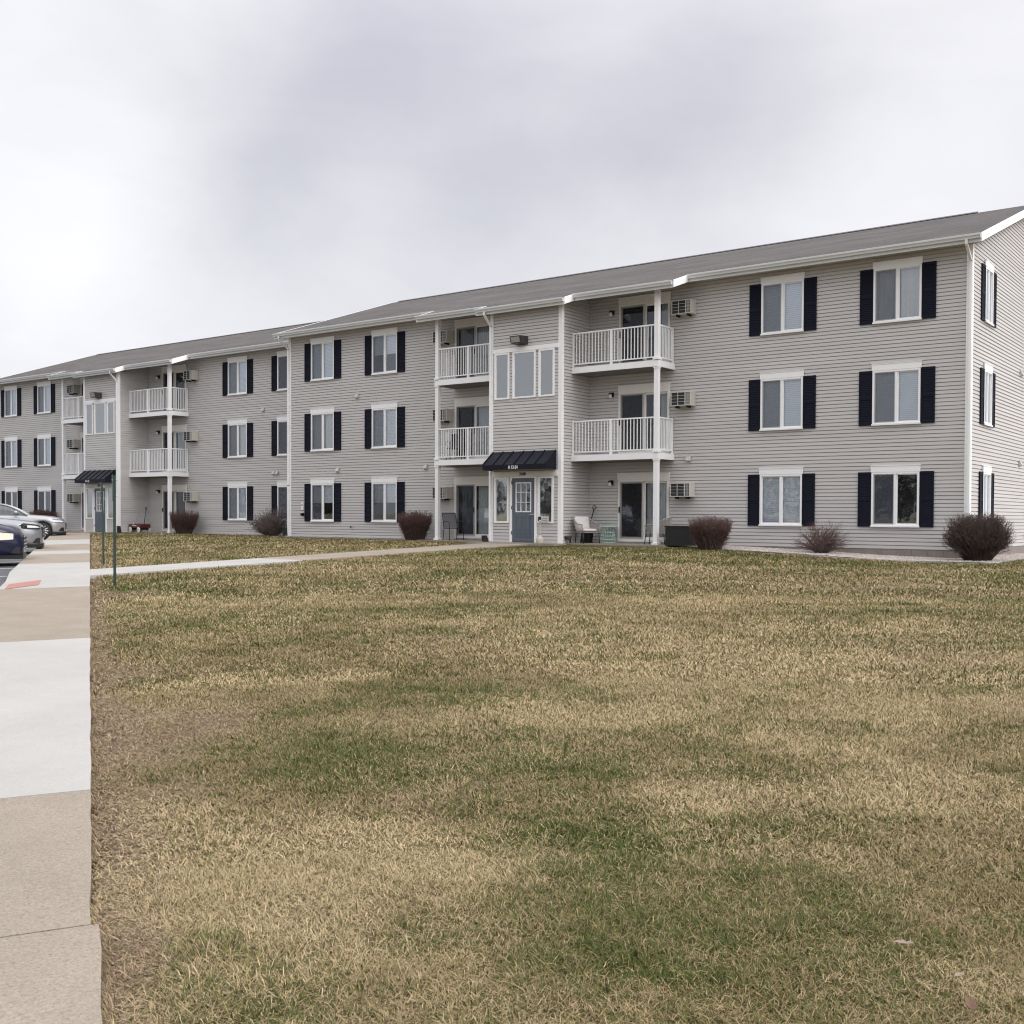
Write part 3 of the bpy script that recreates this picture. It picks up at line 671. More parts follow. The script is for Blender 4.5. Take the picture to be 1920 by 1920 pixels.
    for (a, c, y) in ((x0 + .02, 8.0, -.5), (7.97, 11.0, -1.42), (10.99, 14.37, -1.95), (14.4, 17.77, -1.42), (17.82, x1 - .02, -.5)):
        gutter(a, c, y, roof_z(y) - .005)
    # ridge vent cap
    b = MB(); b.add([(x0 + .5, rid - .16, roof_z(rid - .16) + .02), (x0 + .5, rid, roof_z(rid) + .04), (x0 + .5, rid + .16, roof_z(rid + .16) + .02), (x1 - 1.7, rid - .16, roof_z(rid - .16) + .02), (x1 - 1.7, rid, roof_z(rid) + .04), (x1 - 1.7, rid + .16, roof_z(rid + .16) + .02)], [(0, 3, 4, 1), (1, 4, 5, 2), (0, 1, 2), (3, 5, 4)])
    obj('ridge_vent', b.mesh('ridge_vent', mat('ridge_cap', (.09, .082, .085), .9, var=.15, vscale=5)), rf)
    # downspouts
    def spout(pts):
        d = MB(); pts = [Vector(p) for p in pts]
        for a, c in zip(pts[:-1], pts[1:]):
            ax = (c - a); Lh = ax.length / 2 + .012; ax.normalize()
            sx_ = Vector((1, 0, 0)); sy_ = ax.cross(sx_).normalized()
            d.obox((a + c) / 2, sx_ * .032, sy_ * .026, ax * Lh)
        obj('downspout', d.mesh('downspout', WHT), B)
    spout([(W - .01, -.56, 7.83), (W - .01, -.54, 7.74), (W - .01, -.062, 7.40), (W - .01, -.062, -.1)])
    spout([(-.0, -.56, 7.83), (-.0, -.54, 7.74), (.0, -.062, 7.40), (.0, -.062, 2.0), (.0, -.062, -.02)])
    xs_ = XL + .02 if not far else XR - .02
    spout([(xs_, -2.01, 7.33), (xs_, -2.0, 7.25), (xs_, YB - .062, 6.93), (xs_, YB - .062, 2.95 if far else 2.4), (xs_, YB - .062, .02)])
    # windows
    styles = {0: ['h', 'c', 'b'], 1: ['h', 'b', 'h'], 2: ['bn', 'b', 'b'], 3: ['', 'b', 'c']} if not far else {0: ['', 'b', 'b'], 1: ['', 'b', 'b'], 2: ['b', 'c', 'b'], 3: ['', '', '']}
    for ci, x in enumerate(cols):
        for ri, z in enumerate(rows): add_window(B, x, z, styles[ci][ri])
    if not far:
        for z, s in zip(rows, ('bn', 'bn', 'bn')): add_window(B, W, z, s, 1.71, math.pi / 2, WG, .43)
    # doors
    st_ = (('d s', 's'), ('s', 'e'), ('a', 'e')) if not far else (('', ''), ('', 's'), ('', 'e'))
    for k in range(3):
        add_door(B, DL, .05 + k * 2.73, st_[k][0], True); add_door(B, DR, .05 + k * 2.73, st_[k][1])
    for side in (-1, 1):
        for k in (1, 2): balcony(B, side, k * 2.73)
        post(B, side)
    # stair windows
    def fixed(x0, x1, z0, z1, nm):
        f = .055; w = MB(); xc = (x0 + x1) / 2; h = (x1 - x0) / 2
        for (a, c, e, g_) in ((-h, -h + f, 0, z1 - z0), (h - f, h, 0, z1 - z0), (-h + f, h - f, 0, f), (-h + f, h - f, z1 - z0 - f, z1 - z0)): w.box(a, c, -.045, .05, e, g_)
        for (a, c, e, g_) in ((-h + f, -h + f + .02, f, z1 - z0 - f), (h - f - .02, h - f, f, z1 - z0 - f)): w.box(a, c, -.03, .03, e, g_)
        w.mi(1); a, c, e, g_ = -h + .02, h - .02, .02, z1 - z0 - .02; dp = 1.2
        w.quad((a, dp, e), (c, dp, e), (c, dp, g_), (a, dp, g_)); w.quad((a, .04, e), (a, dp, e), (a, dp, g_), (a, .04, g_)); w.quad((c, dp, e), (c, .04, e), (c, .04, g_), (c, dp, g_)); w.quad((a, .04, g_), (a, dp, g_), (c, dp, g_), (c, .04, g_)); w.quad((a, dp, e), (a, .04, e), (c, .04, e), (c, dp, e))
        o = obj(nm, w.mesh(nm, [WHT, mat('stair_hall_paint', (.60, .60, .62), .8)]), B, (xc, YB, z0))
        obj('pane', MB().quad((-h + f, -.01, f), (h - f, -.01, f), (h - f, -.01, z1 - z0 - f), (-h + f, -.01, z1 - z0 - f)).mesh('pane', GLD), o)
        return o, h
    for (a, c) in ((11.49, 12.085), (12.21, 13.11), (13.22, 13.82)): fixed(a, c, 4.555, 6.03, 'stair_window')
    obj('head_panel', MB().box(XL + .102, XR - .102, YB - .05, YB - .005, 6.035, 6.175).mesh('head_panel', WHT), B)
    s1, h1 = fixed(11.495, 12.08, .61, 2.07, 'sidelight'); s2, h2 = fixed(13.205, 13.80, .61, 2.07, 'sidelight')
    if not far:
        obj('paper_notice', MB().box(-.11, .16, .02, .024, .78, 1.36).mesh('paper_notice', mat('grey_paper', (.30, .31, .33), .8, var=.5, vscale=14)), s1)
        obj('paper_notice', MB().lathe((.12, .018, .66), [(.001, 0), (.09, 0), (.09, .004), (.001, .004)], 16, 'y').mesh('orange_notice', mat('orange_paper', (.55, .25, .07), .8)), s1)
        obj('paper_notice', MB().box(-.05, .2, .02, .024, .55, 1.0).mesh('white_notice', mat('grey_paper', (.30, .31, .33), .8)), s2)
    obj('head_panel', MB().box(XL + .102, XR - .102, YB - .046, YB - .005, 2.085, 2.25).mesh('head_panel', CRM), B)
    # entrance door
    dx0, dx1 = 12.12, 13.17; b = MB(); y = YB
    b.box(dx0, dx0 + .085, y - .04, y + .08, .0, 2.08); b.box(dx1 - .085, dx1, y - .04, y + .08, 0, 2.08); b.box(dx0 + .085, dx1 - .085, y - .04, y + .08, 2.035, 2.08)
    ed = obj('entrance_door', b.mesh('entrance_door', WHT), B)
    b = MB(); xa, xb = dx0 + .087, dx1 - .087; lx0, lx1, lz0, lz1 = 12.345, 12.95, .955, 1.9
    yf, yk = y - .012, y + .035
    b.box(xa, lx0, yf, yk, .02, 2.033); b.box(lx1, xb, yf, yk, .02, 2.033); b.box(lx0, lx1, yf, yk, .02, lz0); b.box(lx0, lx1, yf, yk, lz1, 2.033)
    for (c0, c1) in ((12.36, 12.60), (12.69, 12.93)):
        for (e0, e1) in ((.16, .30), (.36, .80)):
            for (p0, p1, q0, q1) in ((c0, c1, e0, e0 + .02), (c0, c1, e1 - .02, e1), (c0, c0 + .02, e0, e1), (c1 - .02, c1, e0, e1)): b.box(p0, p1, yf - .008, yf, q0, q1, 'k')
            b.box(c0 + .05, c1 - .05, yf - .007, yf, e0 + .05, e1 - .05 if e1 - e0 > .2 else e0 + .09, 'k')
    b.mi(1); b.quad((xa, .1 + y, .02), (xb, .1 + y, .02), (xb, .1 + y, 2.03), (xa, .1 + y, 2.03))
    obj('door_leaf', b.mesh('door_leaf', [DOORM, DRK]), ed)
    b = MB(); t = .032
    for (p0, p1, q0, q1) in ((lx0, lx0 + t, lz0, lz1), (lx1 - t, lx1, lz0, lz1), (lx0 + t, lx1 - t, lz0, lz0 + t), (lx0 + t, lx1 - t, lz1 - t, lz1)): b.box(p0, p1, yf - .012, yk, q0, q1)
    for i in (1, 2):
        xx = lx0 + (lx1 - lx0) * i / 3; b.box(xx - .008, xx + .008, yf - .008, yk - .01, lz0 + t, lz1 - t)
    for i in (1, 2):
        z_ = lz0 + (lz1 - lz0) * i / 3; b.box(lx0 + t, lx1 - t, yf - .007, yk - .012, z_ - .008, z_ + .008)
    obj('door_window', b.mesh('door_window', WHT), ed)
    obj('pane', MB().quad((lx0 + t, y + .01, lz0 + t), (lx1 - t, y + .01, lz0 + t), (lx1 - t, y + .01, lz1 - t), (lx0 + t, y + .01, lz1 - t)).mesh('pane', GLS), ed)
    b = MB(); b.lathe((13.02, yf - .012, .885), [(.026, 0), (.026, .012)], 14, 'y'); b.tube([(13.02, yf - .01, .885), (13.02, yf - .055, .885), (12.99, yf - .06, .885), (12.90, yf - .06, .872)], .011, 8)
    obj('handle', b.mesh('handle', CHR, True), ed)
    b = MB()
    for z_ in (.25, 1.05, 1.85): b.box(dx0 + .075, dx0 + .1, y - .052, y - .041, z_, z_ + .1)
    obj('hinge', b.mesh('hinge', BRZ), ed)
    b = MB(); b.box(14.075, 17.65, -1.42, -.015, -.30, -.003) ; b.box(7.95, XL - .03, -1.42, -.015, -.2, -.003); b.box(XL - .4, XR + .25, -2.35, YB - .03, -.25, -.006)
    obj('patio_slab', b.mesh('patio_slab', CON_T), B)
    return B
NX, NY, NZ = -32.62, 29.275, .65
FX, FY, FZ = -58.07, 30.756, .655
near = building('nearer grey clapboard three storey apartment wing, its white clad gable end at the right', NX, NY, NZ, False)
farw = building('farther grey clapboard three storey apartment wing, set back behind the parked cars', FX, FY, FZ, True)
def at(wing, x, y, z): return ((NX + x, NY + y, NZ + z) if wing == 0 else (FX + x, FY + y, FZ + z))
WN = ('nearer wing', 'farther wing')

# ------------------------------------------------------------------ things fixed to the walls
def ac_meshes():
    W, D, H = .65, .30, .41; b = MB()
    b.box(-W / 2, W / 2, -D, 0, 0, H)
    case = b.mesh('case', ACB)
    b = MB(); y = -D - .03; f = .02
    b.box(-W / 2, W / 2, y, -D - .002, 0, f); b.box(-W / 2, W / 2, y, -D - .002, H - f, H); b.box(-W / 2, -W / 2 + f, y, -D - .002, f, H - f); b.box(W / 2 - f, W / 2, y, -D - .002, f, H - f)
    b.box(.14, .165, y, -D - .002, f, H - f)
    for i in range(1, 4): b.box(-W / 2 + f, W / 2 - f, y + .004, -D - .004, f + (H - 2 * f) * i / 4 - .004, f + (H - 2 * f) * i / 4 + .004)
    for i in range(1, 4): b.box(.17 + .03 * i, .178 + .03 * i, y + .006, -D - .006, f, H - f)
    b.box(-.1, -.085, y + .006, -D - .006, f, H - f)
    face = b.mesh('grille', ACW)
    b = MB(); b.quad((-W / 2 + f, -D - .0035, f), (W / 2 - f, -D - .0035, f), (W / 2 - f, -D - .0035, H - f), (-W / 2 + f, -D - .0035, H - f))
    coil = b.mesh('coil', mat('dark_coil', (.03, .03, .035), .6))
    b = MB(); b.box(-W / 2 - .015, W / 2 + .015, -.03, 0, -.02, H + .02); sleeve = b.mesh('sleeve', ACB)
    b = MB(); b.box(-.2, -.17, -D + .03, -.031, -.06, -.001); br = b.mesh('bracket', BLKM); b = MB(); b.box(.17, .2, -D + .03, -.031, -.06, -.001); br2 = b.mesh('bracket', BLKM)
    return case, face, coil, sleeve, br, br2
ACM = ac_meshes()
FL = ('ground floor', 'second floor', 'top floor')
for wing in (0, 1):
    for side, xc in ((-1, 8.085), (1, 17.49)):
        for k in range(3):
            where = ('beside the left patio' if side < 0 else 'right of the glass door') if k == 0 else ('inside the left balcony' if side < 0 else 'right of the right balcony')
            t = thing('air_conditioner', f'beige through wall air conditioner {where}, {FL[k]} of the {WN[wing]}', 'air conditioner', at(wing, xc if side > 0 else 8.085, -.02, 1.43 + 2.73 * k - (.01 if k else 0)), 0, 'air conditioners along the walls')
            for nm, me in zip(('case', 'grille', 'coil', 'sleeve', 'bracket', 'bracket'), ACM): obj(nm, me, t)
def lamp_meshes():
    b = MB(); b.box(-.06, .06, -.03, 0, -.07, .07); b.tube([(0, -.03, .02), (0, -.10, .045), (0, -.13, .02)], .022, 8); a = b.mesh('lamp_base', BLK)
    b = MB().lathe((0, -.125, -.12), [(.012, 0), (.05, .02), (.052, .06), (.04, .12), (.03, .145)], 14); s = b.mesh('lamp_shade', BULB, True)
    b = MB().lathe((0, -.125, .0), [(.058, 0), (.056, .03), (.02, .06)], 14); c = b.mesh('lamp_hood', BLK, True)
    return a, s, c
LMP = lamp_meshes()
for wing in (0, 1):
    for k in range(3):
        t = thing('wall_lamp', f'small black wall lamp left of the right sliding door, {FL[k]} of the {WN[wing]}', 'wall lamp', at(wing, 14.93, -.02, (1.9, 4.66, 7.22)[k]), 0, 'wall lamps beside the right balcony doors')
        for nm, me in zip(('lamp_base', 'lamp_shade', 'lamp_hood'), LMP): obj(nm, me, t)
for wing in (0, 1):
    t = thing('floodlight', f'dark bronze wall pack floodlight above the stair windows of the {WN[wing]}', 'floodlight', at(wing, 12.56, -1.62, 6.23))
    b = MB(); b.add([(-.16, 0, 0), (.24, 0, 0), (.24, 0, .26), (-.16, 0, .26), (-.24, -.26, .03), (.17, -.26, .03), (.18, -.33, .25), (-.24, -.33, .25)], [(0, 1, 2, 3), (0, 4, 5, 1), (1, 5, 6, 2), (2, 6, 7, 3), (3, 7, 4, 0), (4, 7, 6, 5)])
    obj('housing', b.mesh('housing', BRZ), t)
    obj('lens', MB().add([(-.205, -.270, .055), (.125, -.270, .055), (.132, -.325, .22), (-.205, -.325, .22)], [(0, 1, 2, 3)]).mesh('lens', LENS), t)
    # awning
    t = thing('awning', f'black standing seam awning over the entrance of the {WN[wing]}, lettered {"H 13-24" if wing == 0 else "H 1-12"}', 'awning', at(wing, 12.66, -1.62, 0))
    x0, x1, yf, zb, zt, zw = -1.22, 1.23, -.56, 2.28, 2.44, 2.88
    b = MB(); b.add([(x0, -.0, zw), (x1, 0, zw), (x1, yf, zt), (x0, yf, zt), (x0, yf, zb), (x1, yf, zb), (x0, 0, zb), (x1, 0, zb)], [(0, 3, 2, 1), (3, 4, 5, 2), (0, 6, 4, 3), (1, 2, 5, 7)])
    obj('canopy', b.mesh('canopy', BLKM), t)
    sl_ = Vector((0, yf, zt - zw)).normalized(); nrm = Vector((0, sl_.z, -sl_.y)) * -1
    if nrm.z < 0: nrm = -nrm
    for i in range(7):
        xx = x0 + .012 + (x1 - x0 - .024) * i / 6; b = MB(); b.obox(Vector((xx, yf / 2, (zt + zw) / 2)) + nrm * .016, (.009, 0, 0), sl_ * .355, nrm * .016); obj('seam', b.mesh('seam', BLKM), t)
    me = text_mesh('lettering', 'H 13-24' if wing == 0 else 'H 1-12', .150, .002, TXW, .74, .002)
    obj('lettering', me, t, ((12.645 if wing == 0 else 12.5) - 12.66, yf - .006, 2.302))
    me = text_mesh('house_number', '3100', .135, .006, TXB, .95, .001)
    tag(obj('house_number', me, None, at(wing, 12.63, -1.657, 2.115)), f'black 3100 house number on the panel over the door of the {WN[wing]}', 'house number')
def vent(wing, x, z, label, rz=0, y=-.02, small=False):
    t = thing('vent', label, 'wall vent', at(wing, x, y, z), rz, 'wall vents')
    w = .09
    obj('cover', MB().box(-w, w, -.03, 0, -w, w).mesh('cover', SID), t)
    b = MB()
    b.add([(-w + .02, -.03, w - .03), (w - .02, -.03, w - .03), (w - .02, -.085, -w + .03), (-w + .02, -.085, -w + .03), (w - .02, -.03, -w + .02), (-w + .02, -.03, -w + .02)], [(0, 3, 2, 1), (1, 2, 4), (0, 5, 3)])
    obj('hood', b.mesh('hood', SID), t)
vent(0, 3.76, 5.32, 'small taupe dryer vent high between the top and middle windows of the nearer wing')
vent(0, 2.74, 2.57, 'small taupe dryer vent above the ground floor windows left of the nearer entrance')
vent(0, 7.18, 2.58, 'small taupe dryer vent just left of the left balcony of the nearer wing')
vent(0, 17.61, 2.58, 'small taupe dryer vent just right of the right balcony of the nearer wing')
vent(1, 22.19, 5.31, 'small taupe dryer vent high on the farther wing, between top and middle windows')
vent(1, 22.85, 2.61, 'taupe vent on the farther wing, left one of a pair above the bush')
vent(1, 23.07, 2.61, 'taupe vent on the farther wing, right one of a pair above the bush')
vent(0, 25.62, 5.16, 'small vent on the white gable end, upper one at the right edge', math.pi / 2, 5.83)
vent(0, 25.62, 2.47, 'small vent on the white gable end, lower one at the right edge', math.pi / 2, 5.83)
t = thing('wall_sign', 'small white fire notice plate with red lettering beside a ground floor shutter', 'sign', at(0, .77, -.022, 1.03))
obj('plate', MB().box(-.07, .07, -.008, 0, 0, .30).mesh('plate', mat('sign_white', (.78, .74, .74), .5)), t)
obj('lettering', text_mesh('lettering', 'FDC', .1, .001, mat('red_lettering', (.5, .06, .06), .5), .62), t, (0, -.011, .16))
t = thing('spigot', 'small dark fire hose connection on the siding under the white notice', 'wall fitting', at(0, .82, -.02, .86))
obj('flange', MB().lathe((0, -.03, 0), [(.06, 0), (.06, .03)], 14, 'y').mesh('flange', BLKM), t); obj('cap', MB().lathe((0, -.13, -.01), [(.03, 0), (.045, .02), (.045, .1)], 14, 'y').mesh('cap', BLKM), t)
t = thing('spigot', 'tiny dark hose tap low on the wall between two ground floor windows', 'wall fitting', at(0, 3.49, -.02, .39))
obj('tap', MB().tube([(0, 0, 0), (0, -.07, 0), (0, -.09, -.03)], .018, 8).mesh('tap', BLKM), t); obj('knob', MB().lathe((0, -.06, .02), [(.01, 0), (.03, .012), (.03, .02)], 10).mesh('knob', BLKM), t)
t = thing('spigot', 'tiny hose tap low on the white gable end at the right edge', 'wall fitting', at(0, 25.62, 6.61, .3), math.pi / 2)
obj('tap', MB().tube([(0, 0, 0), (0, -.07, 0), (0, -.09, -.03)], .018, 8).mesh('tap', BLKM), t)

# ------------------------------------------------------------------ gravel beds
GRV = mat('gravel', (.36, .315, .285), .95, var=.3, vscale=45, bump=1.0, bscale=45)
STN = [mat('pale_pebble', (.44, .40, .365), .9, var=.2, vscale=9), mat('brown_pebble', (.33, .25, .21), .9, var=.2, vscale=9), mat('grey_pebble', (.32, .305, .295), .9, var=.2, vscale=9)]
def bed(x0, x1, y0f, y1):
    b = MB(); n = max(2, int((x1 - x0) / .6)); xs_ = np.linspace(x0, x1, n)
    for a, c in zip(xs_[:-1], xs_[1:]):
        h = lambda x, y, d=.012: (x, y, float(gz(x, y)) + d)
        b.quad(h(a, y0f(a), -.03), h(c, y0f(c), -.03), h(c, y1), h(a, y1))
    return b
front_edge = lambda x: 28.05 - .85 * float(np.clip((x + 15) / 3, 0, 1)) - .15 * math.sin(x * 1.3)
b = bed(-14.95, -5.9, front_edge, 29.27)
b2 = bed(-32.6, -24.7, lambda x: 28.82 - .05 * math.sin(x * 2), 29.27); b3 = bed(-41.1, -32.7, lambda x: 30.38, 30.75); b4 = bed(-7.02, -5.9, lambda x: 29.25, 42)
for q in (b2, b3, b4): b.add(q.v, q.f)
struct('gravel_bed', b.mesh('gravel_bed', GRV))
N = 9000; b = MB(); ico = [Vector(v) for v in ((0, 0, 1), (.9, 0, .2), (.28, .85, .2), (-.72, .53, .2), (-.72, -.53, .2), (.28, -.85, .2))]; icf = [(0, 1, 2), (0, 2, 3), (0, 3, 4), (0, 4, 5), (0, 5, 1)]
for i in range(N):
    if i < N * .72: x = random.uniform(-14.9, -5.9); y = random.uniform(front_edge(x), 29.26)
    elif i < N * .88: x = random.uniform(-32.5, -24.8); y = random.uniform(28.85, 29.26)
    else: x = random.uniform(-7, -5.9); y = random.uniform(29.3, 36)
    r = random.uniform(.016, .036); a = random.uniform(0, 6.28); ca, sa = math.cos(a), math.sin(a); z = float(gz(x, y)) + .008
    b.mi(random.choice((0, 0, 0, 1, 2))); b.add([(x + (v.x * ca - v.y * sa) * r * 1.3, y + (v.x * sa + v.y * ca) * r, z + v.z * r * .7) for v in ico], icf)
pe = struct('pebbles', b.mesh('pebbles', STN), 'loose pale and brown pebbles in the beds along the walls', 'stuff'); pe['category'] = 'gravel'

# ------------------------------------------------------------------ grass blades
def blades(N, d0, d1, width, length, ang=(-math.radians(32), math.radians(32))):
    d = np.sqrt(rng.uniform(d0 ** 2, d1 ** 2, N)); a = rng.uniform(ang[0], ang[1], N)
    fx, fy = F_.x, F_.y; hl = math.hypot(fx, fy); fx, fy = fx / hl, fy / hl
    x = d * (fx * np.cos(a) + fy * np.sin(a)); y = d * (fy * np.cos(a) - fx * np.sin(a))
    k = lawn_mask(x, y); x, y, d = x[k], y[k], d[k]
    return x, y, d, width, length
sets = [blades(420000, 1.6, 4.6, .0023, .038, (-.8, .8)), blades(480000, 4.6, 9, .0036, .040, (-.62, .62)), blades(400000, 9, 17, .0068, .046), blades(260000, 17, 31, .013, .06), blades(110000, 31, 53, .022, .06, (-.46, -.05))]
tx, ty = [], []
for (cx_, cy_, r, n) in ((-5.08, 3.6, .13, 700), (-2.72, 2.16, .22, 1500), (-2.75, 2.45, .2, 1200), (-2.95, 2.3, .15, 700), (-16.55, 10.95, .12, 500), (-22.6, 14.7, .15, 300)):
    q = rng.normal(0, r * .55, (n, 2)); tx.append(cx_ + q[:, 0] * 1.2); ty.append(cy_ + q[:, 1])
tx, ty = np.concatenate(tx), np.concatenate(ty); k = lawn_mask(tx, ty); tx, ty = tx[k], ty[k]
sets.append((tx, ty, np.hypot(tx, ty), .0028, .058))
es_ = 2.2 + 24 * rng.random(30000) ** 2.2; en_ = sidewalk_edge(es_) + .004 + .035 * rng.random(len(es_)) ** 1.5       # blades that hang over the pavement edge
k = fbm(es_ * 2.3, es_ * .1, 3) > .42; es_, en_ = es_[k], en_[k]; ex_, ey_ = es_ * ED[0] + en_ * EN[0], es_ * ED[1] + en_ * EN[1]
k = ~((ex_ > -20.98) & (ex_ < -19.22)); sets.append((ex_[k], ey_[k], np.hypot(ex_[k], ey_[k]), .0026, .058))
CO, LP, SZ, CC = [], [], [], []; base = 0
for si, (x, y, d, wd, ln) in enumerate(sets):
    g, br, sw = fields(x, y); n = len(x)
    if si == 5: g = np.clip(g + .25, 0, 1); br = br * .3
    s_, nn = st(x, y)
    keep = rng.random(n) < (1 - .15 * br); x, y, g, br, sw, d = (q[keep] for q in (x, y, g, br, sw, d)); n = len(x)
    kind = rng.random(n); gp = np.clip(.15 + .62 * g ** 1.1, 0, .75) * (1 - .6 * br)
    isg = kind < gp
    t1 = rng.random((n, 1))
    dead = C_TN + (C_ST - C_TN) * np.clip(t1 * .75 + (sw[:, None] - .4) * .8, 0, 1.1)
    brn = C_BR * (.45 + 1.25 * t1) + np.array((.06, .035, .03)) * t1
    dead = np.where((rng.random(n) < br * .85)[:, None], brn, dead)
    live = C_GR + (C_OL - C_GR) * np.clip(1.25 * t1 - .55 * (g[:, None] - .35), 0, 1)
    c = np.where(isg[:, None], live, dead) * (.78 + .44 * rng.random((n, 1)))
    L_ = ln * (.55 + .75 * rng.random(n)) * np.where(isg, 1.05, .95) * (1 - .05 * br) * (.8 + .5 * fbm(x * 2.1 + 8, y * 2.1)) * (.75 + .6 * fbm(x * 7 + 3, y * 7 + 9, 2)); W_ = wd * (.7 + .6 * rng.random(n))
    az = rng.uniform(0, 2 * np.pi, n) + 0.0
    lean = np.where(isg, rng.uniform(.25, 1.2, n), rng.uniform(.6, 1.45, n)); lean = np.where(br > .45, np.maximum(lean, rng.uniform(1.0, 1.45, n)), lean)
    if si == 5: lean = rng.uniform(.4, 1.35, n)
    if si == 6: az = math.atan2(-EN[1], -EN[0]) + rng.normal(0, .6, n); lean = rng.uniform(.3, 1.3, n)
    dx, dy = np.cos(az), np.sin(az); sx_, sy_ = -dy, dx
    z0 = gz(x, y) - .03 + .018 * (fbm(x * 1.3, y * 1.3) - .5) * 2 - .03 * np.exp(-np.clip(nn[keep], 0, 9) / .15) - .003
    z0 = z0 + np.where(lean > 1.0, rng.uniform(.0, .022, n), 0)
    lean2 = np.minimum(lean + rng.uniform(.1, .6, n), 1.62)
    mx, my, mz = x + dx * np.sin(lean) * L_ * .55, y + dy * np.sin(lean) * L_ * .55, z0 + np.cos(lean) * L_ * .55
    ex, ey, ez = mx + dx * np.sin(lean2) * L_ * .45, my + dy * np.sin(lean2) * L_ * .45, mz + np.cos(lean2) * L_ * .45
    h = W_ / 2
    V = np.stack([np.stack([x - sx_ * h, y - sy_ * h, z0], 1), np.stack([x + sx_ * h, y + sy_ * h, z0], 1), np.stack([mx + sx_ * h * .85, my + sy_ * h * .85, mz], 1), np.stack([mx - sx_ * h * .85, my - sy_ * h * .85, mz], 1), np.stack([ex, ey, ez], 1)], 1)
    CO.append(V.reshape(-1, 3)); idx = base + np.arange(n)[:, None] * 5
    LP.append((idx + np.array([0, 1, 2, 3, 3, 2, 4])).ravel()); SZ.append(np.tile([4, 3], n)); base += 5 * n
    CC.append(np.repeat(c, 5, axis=0))
BLADE = mat('grass_blade', (.3, .25, .13), .75, spec=.18, attr='tone')
gm = np_mesh('lawn_grass', np.concatenate(CO), np.concatenate(LP), np.concatenate(SZ), BLADE, np.concatenate(CC))
go = struct('lawn_grass', gm, 'patchy winter lawn, straw coloured blades mixed with green', 'stuff'); go['category'] = 'grass'
del CO, LP, SZ, CC

# ------------------------------------------------------------------ shrubs
TW = [mat('dark_twig', (.074, .052, .045), .85, var=.3, vscale=5), mat('red_twig', (.105, .060, .050), .85, var=.3, vscale=5), mat('grey_twig', (.13, .105, .095), .85, var=.3, vscale=5)]
def shrub(label, px_, y, w, h, n, style, tip=1, rad=.006, lean=0.0, depth=None):
    r_ = random.Random(int(abs(px_) * 100) + n); zg = float(gz(px_, y))
    t = thing('shrub', label, 'shrub', (px_, y, zg - .01), 0, 'bare shrubs along the walls')
    W = w / 2; Dp = (depth or w) / 2; st_b, tw_b, n0 = MB(), MB(), 0
    def env(a, e):        # point on the clipped outline for azimuth a and elevation parameter e in 0..1
        if style == 'round': ph = e * 1.75 - .12; q = math.cos(ph * .88); return Vector((W * math.cos(a) * abs(q) ** .7, Dp * math.sin(a) * abs(q) ** .7, h * (.42 + .58 * math.sin(min(ph, 1.57))) if ph > 0 else h * (.42 + 1.6 * ph)))
        if style == 'vase': rr = .66 + .34 * min(1, e * 2.2) if e < .62 else 1 - ((e - .62) / .38) ** 2.2 * .98; zz_ = h * (.10 + .90 * (1 - (1 - e) ** 1.9)); return Vector((W * math.cos(a) * rr, Dp * math.sin(a) * rr, zz_))
        rr = math.sqrt(max(0, 1 - e ** 2.2)); return Vector((W * math.cos(a) * (rr * .95 + .05), Dp * math.sin(a) * (rr * .95 + .05), h * (.22 + .78 * e)))
    def seg(b, p, q, ra, rb):
        d = (q - p); d.normalize(); a = d.cross(Vector((.3, .2, 1))).normalized(); c = d.cross(a)
        vs = [p + a * ra, p - a * ra * .5 + c * ra * .87, p - a * ra * .5 - c * ra * .87, q + a * rb, q - a * rb * .5 + c * rb * .87, q - a * rb * .5 - c * rb * .87]
        b.add(vs, [(0, 1, 4, 3), (1, 2, 5, 4), (2, 0, 3, 5)])
    for i in range(n):
        a = r_.uniform(0, 6.283); e = r_.random() ** (.8 if style != 'loose' else .7)
        end = env(a, e) * (r_.uniform(.80, 1.03) if style != 'loose' else r_.uniform(.45, 1.08)); end.x += lean * end.z
        sp_ = {'vase': .56, 'round': .36, 'loose': .18}[style]; bs = Vector((math.cos(a) * W * sp_ * r_.random() ** .5, math.sin(a) * Dp * sp_ * r_.random() ** .5, 0)); c = bs * .6 + end * .42 + Vector((0, 0, h * .12)) + Vector((r_.uniform(-.06, .06), r_.uniform(-.06, .06), 0))
        prev = bs; k = 5; pts = [bs]
        for j in range(1, k + 1):
            u = j / k; q = bs * (1 - u) ** 2 + c * 2 * u * (1 - u) + end * u * u + Vector((r_.uniform(-1, 1), r_.uniform(-1, 1), r_.uniform(-1, 1))) * .018 * u
            ra = rad * (1.25 - 1.0 * (j - 1) / k); rb = rad * (1.25 - 1.0 * u); seg(st_b if j < 4 else tw_b, prev, q, ra, rb); prev = q; pts.append(q)
        for _ in range(5 if style != 'loose' else 6):        # side twigs
            b0 = pts[r_.choice((3, 4, 4, 5))]; dirv = (end - c).normalized() * .6 + Vector((r_.uniform(-1, 1), r_.uniform(-1, 1), r_.uniform(-.5, 1))) * .75
            L = r_.uniform(.07, .19) * (1.0 if style != 'loose' else 1.5); q = b0 + dirv.normalized() * L * .6
            q2 = q + (dirv.normalized() + Vector((r_.uniform(-1, 1), r_.uniform(-1, 1), .3)) * .5).normalized() * L * .5
            mx_ = env(math.atan2(q2.y / Dp, q2.x / W), .5)
            if style != 'loose' and (q2.z > h * 1.02 or (q2.x / W) ** 2 + (q2.y / Dp) ** 2 > 1.08): q2 = q
            seg(tw_b, b0, q, rad * .5, rad * .38)
            if q2 is not q: seg(tw_b, q, q2, rad * .38, rad * .25)
    obj('branches', st_b.mesh('branches', TW[0 if style != 'loose' else 2]), t); obj('twigs', tw_b.mesh('twigs', TW[tip]), t)
